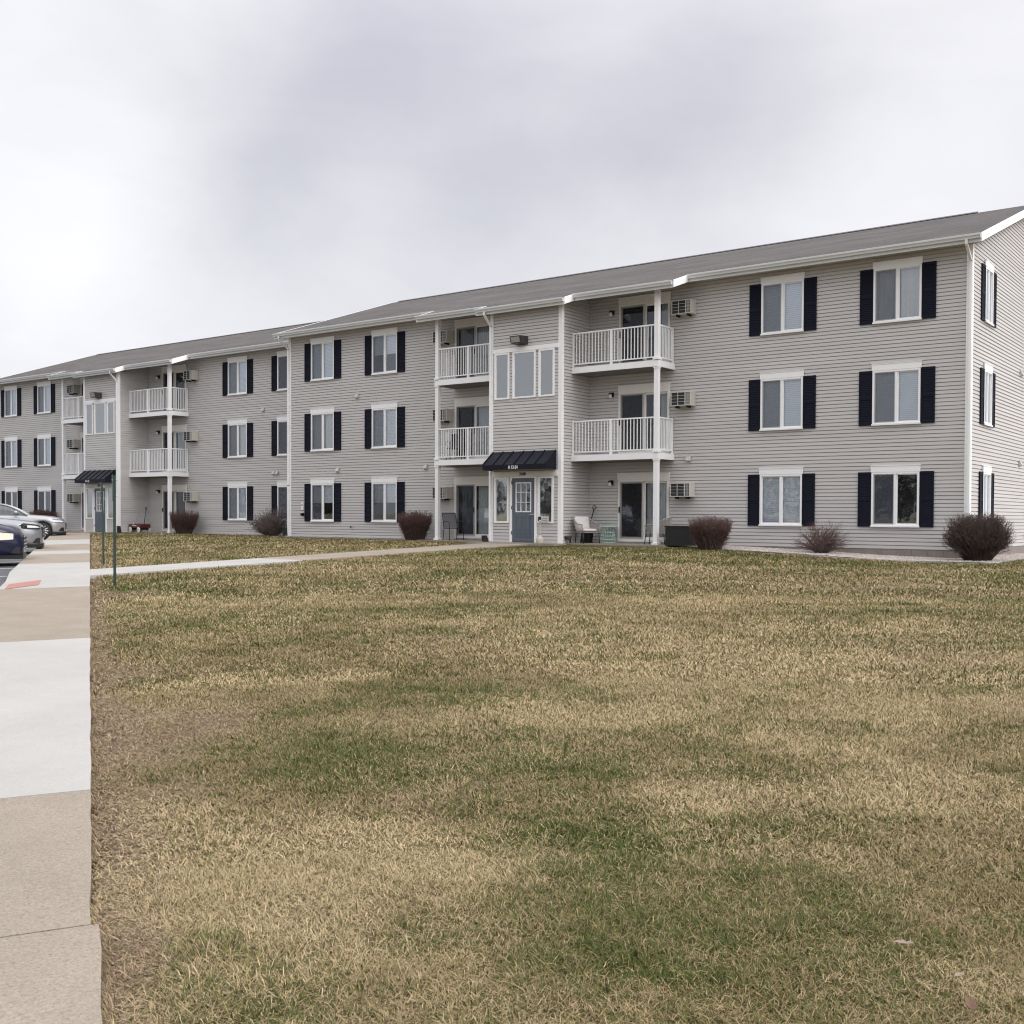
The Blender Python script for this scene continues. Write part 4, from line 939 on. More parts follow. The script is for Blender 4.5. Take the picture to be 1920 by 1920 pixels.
shrub('large round bare dark brown shrub at the right corner beside the gable', -6.55, 28.25, 1.62, 1.12, 1900, 'round', 0, .007)
shrub('thin see through bare shrub under the windows near the gable end', -10.5, 28.25, 1.45, .80, 230, 'loose', 1, .006)
shrub('flat topped clipped reddish shrub right of the black storage box', -13.35, 27.35, 1.18, .86, 950, 'vase', 1, .007)
shrub('neatly clipped rounded reddish shrub left of the nearer left patio', -25.15, 28.35, 1.22, .97, 950, 'vase', 1, .007)
shrub('upright bare grey brown shrub at the inner corner of the two wings', -33.5, 29.25, 1.30, 1.12, 260, 'loose', 2, .010)
shrub('low leaning bare shrub left of the upright bare shrub on the farther wing', -35.0, 30.2, 1.35, .78, 200, 'loose', 0, .010, -.45)
shrub('clipped round dark reddish shrub beside the farther right patio post', -40.3, 30.0, 1.25, 1.0, 850, 'vase', 1, .008)
shrub('dark clipped shrub partly hidden behind the silver sedan hood', -52.0, 30.1, 1.5, 1.0, 1300, 'round', 1, .009)

# ------------------------------------------------------------------ unseen tree row added behind the viewer to darken reflections in the lower panes
b = MB(); rt = random.Random(5)
for i in range(70):
    x = -150 + i * 3.2 + rt.uniform(-1, 1); y = -62 + rt.uniform(-9, 9); h = rt.uniform(5.5, 9.5) * (1.25 if i % 9 == 4 else 1); w = h * rt.uniform(.28, .45)
    b.mi(0); b.tube([(x, y, -.2), (x + rt.uniform(-.2, .2), y, h * .55), (x, y, h * .92)], [.16, .10, .03], 5)
    b.mi(1)
    for k in range(260):
        a = rt.uniform(0, 6.283); e = rt.random(); rr = w * math.sqrt(rt.random()) * (math.sin(math.pi * (.12 + .85 * e)) ** .7); c = Vector((x + rr * math.cos(a), y + rr * math.sin(a), h * (.22 + .78 * e)))
        d = Vector((rt.uniform(-1, 1), rt.uniform(-1, 1), rt.uniform(-.6, 1))).normalized() * rt.uniform(.25, .55); q = d.cross(Vector((rt.uniform(-1, 1), rt.uniform(-1, 1), .4))).normalized() * .22
        b.add([c - d, c + q, c + d, c - q], [(0, 1, 2, 3)])
wd = struct('added_tree_row', b.mesh('added_tree_row', [mat('far_bark', (.07, .06, .05), .9), mat('far_foliage', (.045, .05, .035), .9, var=.4, vscale=.4)]), 'unseen row of dark trees added behind the viewer', 'stuff'); wd['category'] = 'wood'

# ------------------------------------------------------------------ green posts
def gpost(label, x, y, top, lean=(0, 0), w=.023):
    z = float(gz(x, y)); t = thing('sign_post', label, 'post', (x, y, z), math.radians(57.8), 'green metal posts by the sidewalk')
    h = top - z; b = MB(); lx, ly = lean
    for (xa, xb, ya, yb) in ((-w, -w + .006, -.018, .018), (w - .006, w, -.018, .018), (-w + .006, w - .006, -.018, -.012)):
        v = [(xa, ya, -.1), (xb, ya, -.1), (xb, yb, -.1), (xa, yb, -.1)]
        b.add(v + [(p[0] + lx, p[1] + ly, h) for p in v], [(0, 3, 2, 1), (4, 5, 6, 7), (0, 1, 5, 4), (1, 2, 6, 5), (2, 3, 7, 6), (3, 0, 4, 7)])
    obj('channel', b.mesh('channel', POST), t)
    s = MB(); s.obox((lx - .035, ly, h - .22), (.004, 0, 0), (0, .15, 0), (0, 0, .23)); obj('sign_panel', s.mesh('sign_panel', mat('sign_back_metal', (.06, .085, .08), .45, var=.15, vscale=5)), t)
    s = MB(); 
    for zz_ in (h - .36, h - .08): s.tube([(lx - .045, ly, zz_), (lx + .05, ly, zz_)], .008, 6)
    obj('bolt', s.mesh('bolt', CHR), t)
gpost('tall green metal sign post nearest the camera at the corner of sidewalk and walkway', -16.72, 11.0, 2.17)
gpost('leaning green metal sign post beyond the walkway, middle one of three', -22.66, 14.62, 2.22, (-.03, .055))
gpost('thin green post standing farthest, just before the farther entrance door', -40.99, 26.51, 2.05, (0, 0), .018)

# ------------------------------------------------------------------ patio things
CH_M = mat('chair_frame', (.02, .02, .024), .45); SLING = mat('grey_sling', (.17, .165, .17), .85, var=.08, vscale=30)
def sling_chair(name, label, loc, rz, fab, kind):
    t = thing(name, label, 'chair', loc, rz)
    for s in (-1, 1):
        b = MB(); b.tube([(s * .27, -.26, 0), (s * .27, -.25, .40), (s * .285, -.27, .60), (s * .285, -.22, .645), (s * .285, .12, .64), (s * .26, .2, .60)], .013, 8); obj('leg', b.mesh('leg', CH_M, True), t)
        b = MB(); b.tube([(s * .26, .26, 0), (s * .26, .19, .42)], .013, 8); obj('leg', b.mesh('leg', CH_M, True), t)
    b = MB(); b.tube([(-.26, -.25, .41), (.26, -.25, .41)], .012, 8); b.tube([(-.26, .19, .40), (.26, .19, .40)], .012, 8)
    for s in (-1, 1): b.tube([(s * .26, -.25, .41), (s * .26, .19, .40), (s * .25, .36, .93)], .013, 8)
    b.tube([(-.25, .36, .93), (.25, .36, .93)], .013, 8); obj('frame', b.mesh('frame', CH_M, True), t)
    b = MB(); n = 8
    for i in range(n):
        u0, u1 = i / n, (i + 1) / n; f = lambda u: -.25 + .44 * u; h = lambda u: .415 - .02 * math.sin(u * math.pi)
        b.quad((-.25, f(u0), h(u0)), (.25, f(u0), h(u0)), (.25, f(u1), h(u1)), (-.25, f(u1), h(u1)))
    obj('seat', b.mesh('seat', fab, True), t)
    b = MB()
    for i in range(n):
        u0, u1 = i / n, (i + 1) / n; f = lambda u: .19 + .17 * u + .015 * math.sin(u * math.pi); h = lambda u: .42 + .50 * u
        b.quad((-.245, f(u0), h(u0)), (.245, f(u0), h(u0)), (.245, f(u1), h(u1)), (-.245, f(u1), h(u1)))
    obj('backrest', b.mesh('backrest', fab, True), t)
    return t
PZ = NZ - .003
sling_chair('patio_chair', 'grey sling patio chair with black arms before the left patio door', (NX + 9.02, NY - .7, PZ), math.radians(66), SLING, 0)
sling_chair('patio_chair', 'black patio chair behind the railing of the second floor left balcony', (NX + 9.0, NY - .55, NZ + 2.733), math.radians(25), BLKM, 0)
WIK = mat('grey_rope', (.33, .30, .28), .8, var=.12, vscale=40); CUS = mat('off_white_cushion', (.62, .60, .57), .9, var=.04, vscale=10, bump=.1, bscale=30)
def rope_chair(label, loc, rz, cushion=True):
    t = thing('lounge_chair', label, 'chair', loc, rz)
    for (sx_, sy_) in ((-.27, -.28), (.27, -.28), (-.22, .26), (.22, .26)):
        obj('leg', MB().tube([(sx_ * 1.08, sy_ * 1.12, 0), (sx_, sy_, .34)], .014, 8).mesh('leg', CH_M, True), t)
    b = MB(); b.tube([(-.28, -.28, .34), (.28, -.28, .34), (.24, .28, .34), (-.24, .28, .34), (-.28, -.28, .34)], .014, 8)
    top = [(-.32, -.30, .58), (-.34, -.05, .60), (-.32, .22, .72), (-.22, .38, .80), (0, .42, .82), (.22, .38, .80), (.32, .22, .72), (.34, -.05, .60), (.32, -.30, .58)]
    b.tube(top, .016, 8); b.tube([(-.28, -.28, .34), (-.32, -.30, .58)], .014, 8); b.tube([(.28, -.28, .34), (.32, -.30, .58)], .014, 8); obj('frame', b.mesh('frame', WIK, True), t)
    b = MB(); low = [(-.28, -.27, .35), (-.275, -.05, .35), (-.26, .15, .35), (-.2, .27, .35), (0, .285, .35), (.2, .27, .35), (.26, .15, .35), (.275, -.05, .35), (.28, -.27, .35)]
    for i in range(8):
        for k in range(6):
            u = k / 6; p = Vector(low[i]).lerp(Vector(low[i + 1]), u); q = Vector(top[i]).lerp(Vector(top[i + 1]), u)
            b.tube([p, p.lerp(q, .5) + Vector((p.x, p.y, 0)) * .04, q], .007, 4, False)
    obj('rope_shell', b.mesh('rope_shell', WIK), t)
    b = MB(); b.box(-.27, .27, -.28, .27, .335, .35); obj('seat', b.mesh('seat', WIK), t)
    if cushion:
        def pillow(c, ax, ay, az, nm):
            bm_ = MB(); n = 8; vs = []
            c, ax, ay, az = map(Vector, (c, ax, ay, az))
            for sg in (-1, 1):
                for i in range(n + 1):
                    for j in range(n + 1):
                        u, v = i / n * 2 - 1, j / n * 2 - 1; th = (1 - abs(u) ** 5) ** .5 * (1 - abs(v) ** 5) ** .5
                        vs.append(c + ax * u + ay * v + az * sg * (th * .9 + .1 * (1 if max(abs(u), abs(v)) < .99 else 0)))
            fs = []; o = (n + 1) ** 2
            for i in range(n):
                for j in range(n):
                    a = i * (n + 1) + j; fs.append((a, a + n + 1, a + n + 2, a + 1)); fs.append((o + a, o + a + 1, o + a + n + 2, o + a + n + 1))
            bm_.add(vs, fs); obj(nm, bm_.mesh(nm, CUS, True), t)
        pillow((0, -.03, .40), (.26, 0, 0), (0, .26, 0), (0, 0, .055), 'seat_cushion'); pillow((0, .27, .62), (.25, 0, 0), (0, .06, .21), (0, -.05, .015), 'back_cushion')
    return t
rope_chair('grey rope lounge chair with off white cushions at the right patio corner', (NX + 14.62, NY - 1.0, PZ), math.radians(62))
rope_chair('grey rope lounge chair standing behind the white post, cushionless seen from its side', (NX + 16.85, NY - .55, PZ), math.radians(-75), False)
t = thing('side_table', 'mint green wire side table between the lounge chair and the glass door', 'side table', (NX + 14.98, NY - .32, PZ))
MNT = mat('mint_wire', (.42, .60, .54), .5)
obj('tabletop', MB().lathe((0, 0, .50), [(.26, 0), (.27, .008), (.27, .018), (.26, .022)], 28).mesh('tabletop', MNT), t)
b = MB()
for k in range(22):
    a = k * 2 * math.pi / 22; ca, sa = math.cos(a), math.sin(a); b.tube([(ca * .23, sa * .23, .02), (ca * .235, sa * .235, .10), (ca * .19, sa * .19, .35), (ca * .18, sa * .18, .50)], .007, 5, False)
for (r, z) in ((.23, .02), (.235, .11), (.215, .22), (.19, .34), (.18, .495)): b.tube([(r * math.cos(k * .2618), r * math.sin(k * .2618), z) for k in range(25)], .009, 6, False)
obj('wire_base', b.mesh('wire_base', MNT), t)
t = thing('storage_box', 'black rattan look deck storage box left of the clipped shrub', 'storage box', (NX + 18.05, NY - 1.1, float(gz(-14.3, 28.2)) + .01), math.radians(0))
b = MB(); b.box(-.45, .45, -.33, .33, 0, .53); 
for i in range(8): b.box(-.452, .452, -.333, -.33, .02 + i * .064, .06 + i * .064); b.box(.45, .453, -.33, .33, .02 + i * .064, .06 + i * .064)
obj('body', b.mesh('body', BLK), t); b = MB(); b.box(-.47, .47, -.35, .35, .532, .575); obj('lid', b.mesh('lid', BLK), t)
t = thing('snow_shovel', 'black snow shovel with D grip leaning in the patio corner', 'shovel', (NX + 14.30, NY - .42, PZ))
b = MB(); b.tube([(0.02, 0, .38), (.05, .27, 1.05)], .016, 8); obj('shaft', b.mesh('shaft', BLK, True), t)
b = MB(); b.tube([(.05, .27, 1.04), (-.01, .285, 1.10), (-.005, .295, 1.16), (.05, .30, 1.175), (.11, .295, 1.16), (.115, .285, 1.10), (.05, .27, 1.04)], .014, 8); obj('grip', b.mesh('grip', BLK, True), t)
b = MB(); n = 10
for i in range(n):
    u0, u1 = -.22 + .44 * i / n, -.22 + .44 * (i + 1) / n; g_ = lambda u: .35 * u * u * 2.0
    b.quad((u0, -.1 - g_(u0) + .03, .005), (u1, -.1 - g_(u1) + .03, .005), (u1, .0 - g_(u1) + .03, .42), (u0, .0 - g_(u0) + .03, .42)); b.quad((u0, -.085 - g_(u0) + .03, .005), (u0, .015 - g_(u0) + .03, .42), (u1, .015 - g_(u1) + .03, .42), (u1, -.085 - g_(u1) + .03, .005))
obj('scoop', b.mesh('scoop', BLK, True), t)
# small black and white dog figurine
FUR = mat('figurine_black', (.012, .012, .013), .5); FURW = mat('figurine_white', (.6, .58, .55), .5)
t = thing('dog_figurine', 'small black and white dog figurine on the patio edge by the corner board', 'figurine', (NX + 14.12, NY - 1.35, PZ), math.radians(200))
def skin_obj(name, verts, edges, radii, m, parent):
    me = bpy.data.meshes.new(name); me.from_pydata(verts, edges, []); o = bpy.data.objects.new(name, me); COL.objects.link(o)
    sk = o.modifiers.new('skin', 'SKIN'); o.modifiers.new('sub', 'SUBSURF').levels = 1
    for v, r in zip(me.skin_vertices[0].data, radii): v.radius = (r, r)
    me.skin_vertices[0].data[0].use_root = True
    dg = bpy.context.evaluated_depsgraph_get(); dg.update(); m2 = bpy.data.meshes.new_from_object(o.evaluated_get(dg)); bpy.data.objects.remove(o)
    m2.name = name; m2.materials.clear(); m2.materials.append(m); m2.polygons.foreach_set('use_smooth', [True] * len(m2.polygons)); return obj(name, m2, parent)
vs = [(0, 0, .17), (.10, 0, .18), (-.10, 0, .17), (.15, 0, .24), (.19, 0, .27), (.25, 0, .255), (-.17, 0, .24), (.10, .035, .08), (.10, .035, .0), (.10, -.035, .08), (.10, -.035, .0), (-.10, .035, .09), (-.115, .035, .05), (-.10, .035, 0), (-.10, -.035, .09), (-.115, -.035, .05), (-.10, -.035, 0), (.17, .035, .31), (.17, -.035, .31)]
es = [(0, 1), (0, 2), (1, 3), (3, 4), (4, 5), (2, 6), (1, 7), (7, 8), (1, 9), (9, 10), (2, 11), (11, 12), (12, 13), (2, 14), (14, 15), (15, 16), (4, 17), (4, 18)]
skin_obj('body', vs, es, [.052, .058, .05, .04, .045, .022, .012, .022, .017, .022, .017, .026, .018, .016, .026, .018, .016, .014, .014], FUR, t)
b = MB(); b.lathe((.145, 0, .14), [(.005, 0), (.035, .02), (.04, .06), (.02, .09)], 12); obj('chest', b.mesh('chest', FURW, True), t)
t = thing('ash_receptacle', 'beige long necked smokers receptacle standing right of the entrance door', 'ashtray', (NX + 13.52, NY - 1.95, PZ))
BEI = mat('beige_plastic', (.43, .40, .35), .6, var=.05, vscale=8)
obj('base', MB().lathe((0, 0, 0), [(.122, 0), (.126, .015), (.126, .13), (.118, .15), (.08, .19), (.045, .22), (.035, .25)], 24).mesh('base', BEI, True), t)
obj('neck', MB().lathe((0, 0, .24), [(.032, 0), (.026, .06), (.024, .42), (.032, .44), (.034, .48)], 16).mesh('neck', BEI, True), t)
t = thing('window_sign', 'small notice with a black square emblem leaning in the right entrance sidelight', 'sign', (NX + 13.47, NY - 1.69, NZ + .66))
obj('plate', MB().box(-.2, .2, -.012, 0, 0, .17).mesh('plate', mat('sign_grey', (.55, .54, .52), .6)), t)
obj('emblem', MB().box(-.19, -.08, -.016, -.0125, .02, .15).box(-.165, -.105, -.019, -.0165, .045, .125).mesh('emblem', BLK), t)
obj('lettering', MB().box(-.05, .16, -.0155, -.0125, .03, .06).box(-.05, .18, -.0155, -.0125, .09, .115).mesh('lettering', mat('grey_lettering', (.30, .30, .30), .6)), t)
# downspout shoes
for lab, loc, rz in (('black plastic downspout boot at the stair corner of the farther wing', (FX + 14.32, FY - 1.75, FZ - .05), .0), ('black plastic downspout boot at the left corner of the nearer wing', (NX - .12, NY - .12, float(gz(-32.7, 29.2))), .0), ('black plastic downspout boot at the left corner board of the nearer entrance', (NX + 11.18, NY - 1.72, NZ), 0.0)):
    b = MB(); hh = .34 if 'entrance' not in lab else .2; b.add([(-.07, -.07, hh), (.05, -.07, hh), (.05, .05, hh), (-.07, .05, hh), (-.03, -.10, 0), (.12, -.10, 0), (.12, .06, 0), (-.03, .06, 0)], [(0, 1, 2, 3), (4, 7, 6, 5), (0, 4, 5, 1), (1, 5, 6, 2), (2, 6, 7, 3), (3, 7, 4, 0)])
    for k in range(5): z_ = hh * (k + .5) / 5; o_ = .045 * (1 - z_ / hh); b.box(-.075 + o_, .06 + o_ * 1.4, -.1, .062, z_ - .008, z_ + .008)
    tag(obj('downspout_boot', b.mesh('downspout_boot', BLK), None, loc, rz), lab, 'drain boot')
# red wagon
WR = mat('wagon_red', (.085, .014, .014), .35, var=.1, vscale=6); WW = mat('wagon_white', (.72, .70, .66), .5)
t = thing('toy_wagon', 'red toy wagon with white wheels and black handle on the farther patio', 'wagon', (FX + 13.78 + .95, FY - .95, FZ - .003), math.radians(-8))
b = MB(); b.box(-.52, .52, -.24, .24, .22, .24); b.box(-.52, .52, -.26, -.24, .22, .38); b.box(-.52, .52, .24, .26, .22, .38); b.box(-.54, -.52, -.26, .26, .22, .38); b.box(.52, .54, -.26, .26, .22, .38); obj('tray', b.mesh('tray', WR), t)
obj('lettering', MB().box(-.2, .22, -.263, -.2605, .30, .33).mesh('stripe', WW), t)
for (x_, y_) in ((-.4, -.25), (-.4, .25), (.4, -.25), (.4, .25)):
    s = -1 if y_ < 0 else 1
    wh = obj('wheel', MB().lathe((x_, y_ - .025, .125), [(.085, 0), (.125, .004), (.128, .025), (.125, .046), (.085, .05)], 22, 'y').mesh('tyre', WW, True), t)
    obj('hub', MB().lathe((x_, y_ - .03 if s < 0 else y_ + .026, .125), [(.03, 0), (.03, .008)], 12, 'y').mesh('hub', BLK), wh)
b = MB(); b.tube([(-.4, -.25, .125), (-.4, .25, .125)], .012, 6); b.tube([(.4, -.25, .125), (.4, .25, .125)], .012, 6); b.box(-.42, -.38, -.2, .2, .125, .22); b.box(.38, .42, -.2, .2, .125, .22); obj('axle', b.mesh('axle', BLK), t)
b = MB(); b.tube([(.60, 0, .18), (.46, -.0, .42), (.62, 0, 1.02)], .017, 8); b.tube([(.62, 0, 1.02), (.58, 0, 1.1), (.60, 0, 1.16), (.67, 0, 1.17), (.70, 0, 1.12), (.62, 0, 1.02)], .015, 8); obj('handle', b.mesh('handle', BLK, True), t)
tag(obj('stick', MB().tube([(-.38, 0, .24), (-.28, .05, .62), (-.14, .08, .92)], [.02, .010, .005], 6).mesh('stick', mat('pale_stick', (.36, .32, .27), .8)), None, t.location), 'thin pale stick poking up from the left end of the red wagon', 'stick')
tag(obj('bottle', MB().lathe((-.36, -.08, .24), [(.03, 0), (.035, .01), (.035, .12), (.014, .16), (.014, .2)], 12).mesh('bottle', WW, True), None, t.location), 'small white bottle standing in the left end of the red wagon', 'bottle')

# ------------------------------------------------------------------ parked cars
TYR = mat('tyre_rubber', (.015, .015, .016), .8); RIM = mat('alloy', (.72, .73, .75), .35, metal=.25); CGL = clear_mat('car_glass', (.26, .36, .34), .10); HLB = mat('headlight_bezel', (.02, .02, .022), .3)
HL = mat('headlight_lens', (.74, .69, .57), .12, coat=1.0, var=.15, vscale=14); HLW = mat('clear_headlight', (.76, .77, .78), .12, coat=1.0, var=.15, vscale=14); AMB = mat('amber_lens', (.75, .25, .05), .2, coat=1.0); GRL = mat('grille_black', (.015, .015, .018), .4); CHRM = mat('bright_trim', (.72, .73, .75), .18, metal=1.0)
def car(name, label, cat, s_pos, nose_n, paint, L, W, top, wheel_x, wheel_r, roof, tail_n=None, hl=None, grill=None, boxy=1.0, ride=.2, hl_amber=False, spokes=12, dark=False):
    """x runs back from the nose; top: (x, z) hood and belt line; roof: (base_front, roof_front, roof_rear, base_rear, height)"""
    c = ED * s_pos + EN * nose_n; z = float(gz(c[0], c[1])) - .13
    # local +x = backwards (away from the lawn), +y = the side nearer the camera
    t = thing(name, label, cat, (c[0], c[1], z), math.atan2(-EN[1], -EN[0]))
    tx_, tz_ = zip(*top); hwid = W / 2
    wid = lambda x: hwid * (1 - .30 * max(0, 1 - x / .75) ** 2.2 - .22 * max(0, 1 - (L - x) / .6) ** 2.2)
    def low(x):
        z_ = ride + .03 + .06 * max(0, 1 - x / .3) ** 1.5
        for wx in wheel_x:
            d = abs(x - wx); R = wheel_r + .055
            if d < R: z_ = max(z_, wheel_r + math.sqrt(R * R - d * d))
        return z_
    stn = sorted(set([0, .015, .04, .08, .13, .2] + list(np.arange(.28, L - .15, .05)) + [L - .1, L - .04, L]))
    b = MB(); rows = []
    for x in stn:
        tp = float(np.interp(x, tx_, tz_)); lo = min(low(x), tp - .1); w = wid(x); base = ride + .02
        e = .0 if x > .02 else .03
        half = [(0, tp + .03), (w * .5, tp + .022), (w * .82, tp + .004), (w * .93, tp - .035), (w * .985, tp - .1 if tp - .1 > lo + .04 else (tp + lo) / 2), (w * 1.0, lo + .6 * max(0.02, tp - .12 - lo)), (w * .992, lo + .25 * max(0.02, tp - .12 - lo)), (w * .965, lo), (w * .80, lo), (w * .78, base)]
        rows.append([(x, y, zz_) for y, zz_ in half] + [(x, -y, zz_) for y, zz_ in half[::-1]])
    n = len(rows[0])
    vs = [p for r in rows for p in r]; fs = [(i * n + k, i * n + (k + 1) % n, (i + 1) * n + (k + 1) % n, (i + 1) * n + k) for i in range(len(rows) - 1) for k in range(n)]
    fs += [tuple(range(n))[::-1], tuple((len(rows) - 1) * n + k for k in range(n))]
    b.add(vs, fs); me = b.mesh('body', paint, True); obj('body', me, t)
    # greenhouse: glass shell, painted roof and pillars
    x0, x1, x2, x3, rh = roof; bz = lambda x: float(np.interp(x, tx_, tz_)) - .01
    prof = []
    for u in np.linspace(0, 1, 9): prof.append((x0 + (x1 - x0) * u, bz(x0) + (rh - bz(x0)) * (1 - (1 - u) ** 1.6)))
    for u in np.linspace(0, 1, 8)[1:]: prof.append((x1 + (x2 - x1) * u, rh + .03 * math.sin(u * math.pi)))
    for u in np.linspace(0, 1, 8)[1:]: prof.append((x2 + (x3 - x2) * u, rh + (bz(x3) - rh) * u ** 1.5))
    ring = []
    for (x, zt) in prof:
        zb = bz(x); k = np.clip((zt - zb) / (rh - zb + 1e-6), 0, 1); w = hwid * .93; wt = w - .17 * boxy * k
        ring.append([(x, w, zb), (x, (w + wt) / 2 + .015, (zb + zt) / 2), (x, wt, zt - .03 * k), (x, wt * .7, zt + .01 * k), (x, 0, zt + .02 * k)])
    gl, rf = MB(), MB(); m_ = len(ring)
    for side in (1, -1):
        R2 = [[(p[0], p[1] * side, p[2]) for p in r] for r in ring]
        for i in range(m_ - 1):
            fr = i < 8 or i >= 15
            for k in range(4):
                q = (R2[i][k], R2[i + 1][k], R2[i + 1][k + 1], R2[i][k + 1]); painted = (not fr and k >= 2)
                (rf if painted else gl).quad(*q)
        for i0, i1 in ((0, 8), (15, m_ - 1)):     # A and C pillars
            pts = [Vector(R2[i][2]) + Vector((0, .008 * side, .012)) for i in range(i0, i1 + 1)]; rf.tube(pts, .038, 6, False)
        rf.tube([Vector(R2[i][2]) + Vector((0, .004 * side, .0)) for i in range(8, 16)], .03, 6, False)
        xm = (x1 + x2) / 2 + .1; rf.obox((xm, side * (hwid * .93 - .075 * boxy), (bz(xm) + rh) / 2), (.04, 0, 0), (0, .012, 0), (0, -side * .085 * boxy, (rh - bz(xm)) / 2))
    obj('window_glass', gl.mesh('window_glass', CGL, True), t); obj('roof', rf.mesh('roof', paint, True), t)
    inn = MB(); inn.box(x0 + .5, x3 - .4, -hwid * .75, hwid * .75, .5, bz(x1) + .02); obj('interior', inn.mesh('interior', DRK), t)
    for wx in wheel_x:
        for sd in (1, -1):
            yc = sd * (hwid - .12); w_ = obj('wheel', MB().lathe((wx, yc - .11, wheel_r), [(wheel_r * .7, 0), (wheel_r * .95, .005), (wheel_r, .04), (wheel_r, .18), (wheel_r * .95, .215), (wheel_r * .7, .22)], 36, 'y').mesh('tyre', TYR, True), t)
            r_ = MB(); yo = yc + sd * .105
            r_.lathe((wx, yo - .02 * sd, wheel_r), [(wheel_r * .70, -.01), (wheel_r * .72, .01 * sd), (wheel_r * .66, .02 * sd), (wheel_r * .66, -.01)], 36, 'y'); 
            for k in range(spokes):
                a = 2 * math.pi * k / spokes; d = Vector((math.cos(a), 0, math.sin(a))); q = Vector((-math.sin(a), 0, math.cos(a))); r_.obox(Vector((wx, yo + sd * .008, wheel_r)) + d * wheel_r * .39, d * wheel_r * .30, Vector((0, .012, 0)), q * wheel_r * .055)
            r_.lathe((wx, yo - .0 * sd, wheel_r), [(wheel_r * .14, -.012), (wheel_r * .13, .028 * sd)], 20, 'y')
            obj('rim', r_.mesh('rim', RIM), w_)
            k_ = MB(); k_.lathe((wx, yc + sd * .06, wheel_r), [(wheel_r * .69, 0), (wheel_r * .69, .01)], 30, 'y'); obj('brake_disc', k_.mesh('brake_disc', GRL), w_)
            k_ = MB(); k_.lathe((wx, yc - sd * .16, wheel_r + .01), [(wheel_r + .05, 0), (wheel_r + .05, .02)], 30, 'y'); obj('wheel_well', k_.mesh('wheel_well', BLK), t)
    # front end
    yy = lambda x: wid(x)
    for sd in (1, -1):
        if hl:
            (xa, xb, za, zb) = hl; q = MB(); n = 8
            P_ = []
            for i in range(n + 1):
                x = xa + (xb - xa) * i / n; w = wid(x) * (.992) + .008; tz = float(np.interp(x, tx_, tz_)); u = i / n
                zu = min(zb + .05 * u, tz - .045); zl = za + (.02 + .06 * u) * (1 if not hl_amber else .5) + (.04 * (1 - u) ** 2)
                if zl > zu - .02: zl = zu - .02
                P_.append(((x, sd * w, zl), (x, sd * (w - .012), zu)))
            for i in range(n):
                q.mi(1 if (hl_amber and i >= n - 2) else 0); a0, a1 = P_[i]; c0, c1 = P_[i + 1]; q.quad(a0, c0, c1, a1)
            # wrap on to the nose
            q.mi(0); a0, a1 = P_[0]; q.quad((xa - .02, a0[1] * .62, a0[2]), a0, a1, (xa - .02, a1[1] * .62, a1[2]))
            o = obj('headlight', q.mesh('headlight', [HL if hl_amber else HLW, AMB]), t)
            bz_ = MB(); dk_ = .035 if dark else .0
            for i in range(n): 
                a0, a1 = P_[i]; c0, c1 = P_[i + 1]; bz_.tube([a0, c0], .011 + dk_ * .5, 5, False); bz_.tube([a1, c1], .011 + dk_ * .4, 5, False)
            if dark: bz_.tube([P_[n][0], P_[n][1]], .05, 6); bz_.tube([Vector(P_[n - 2][0]).lerp(Vector(P_[n - 2][1]), .5), Vector(P_[n][0]).lerp(Vector(P_[n][1]), .5) + Vector((.10, 0, .01))], [.055, .02], 6)
            obj('bezel', bz_.mesh('bezel', HLB), o)
        m3 = MB(); xm = x0 + .42; m3.lathe((xm, sd * (hwid + .10), bz(xm) + .10), [(.03, -.09), (.075, -.06), (.085, 0), (.075, .07), (.03, .09)], 14, 'y'); m3.tube([(xm, sd * (hwid - .06), bz(xm) + .03), (xm, sd * (hwid + .06), bz(xm) + .08)], .022, 6)
        obj('mirror', m3.mesh('mirror', paint, True), t)
        d_ = MB(); 
        for xd in (x0 + .30, (x1 + x2) / 2 + .12, x3 - .35): d_.box(xd - .004, xd + .004, sd * (hwid + .001) - .004, sd * (hwid + .001) + .004, ride + .14, bz(xd) - .09)
        obj('door_seam', d_.mesh('door_seam', GRL), t)
    g_ = MB(); (za, zb, gw) = grill; g_.obox((-.012, 0, (za + zb) / 2), (.02, 0, 0), (0, gw, 0), (0, 0, (zb - za) / 2)); obj('grille', g_.mesh('grille', GRL), t)
    g_ = MB(); 
    for zz_ in np.linspace(za, zb, 4): g_.obox((-.036, 0, zz_), (.008, 0, 0), (0, gw, 0), (0, 0, .011))
    obj('grille_trim', g_.mesh('grille_trim', CHRM), t)
    lp = MB(); xs_ = np.linspace(.0, .5, 8)
    for sd in (1, -1):
        for a, c in zip(xs_[:-1], xs_[1:]): lp.add([(a, sd * wid(a) * .97, ride - .02), (c, sd * wid(c) * .97, ride - .02), (c, sd * wid(c) * .985, ride + .075), (a, sd * wid(a) * .985 + .006 * sd, ride + .075)], [(0, 1, 2, 3)])
    lp.box(-.015, .35, -wid(0) * .96, wid(0) * .96, ride - .03, ride + .10); obj('air_dam', lp.mesh('air_dam', BLK), t)
    fg = MB()
    for sd in (1, -1): fg.add([(.05, sd * (wid(.05) + .004), ride + .10), (.26, sd * (wid(.26) + .004), ride + .12), (.16, sd * (wid(.16) + .006), ride + .26), (.05, sd * (wid(.05) + .006), ride + .27)], [(0, 1, 2, 3)])
    obj('fog_light', fg.mesh('fog_light', GRL), t)
    lpz = MB(); lpz.box(L - .02, L + .012, -.26, .26, .55, .68); obj('number_plate', lpz.mesh('number_plate', WHT), t)
    tl = MB()
    for sd in (1, -1): tl.obox((L - .05, sd * wid(L - .05) * .86, tz_[-1] - .14), (.06, 0, 0), (0, .14, 0), (0, 0, .07))
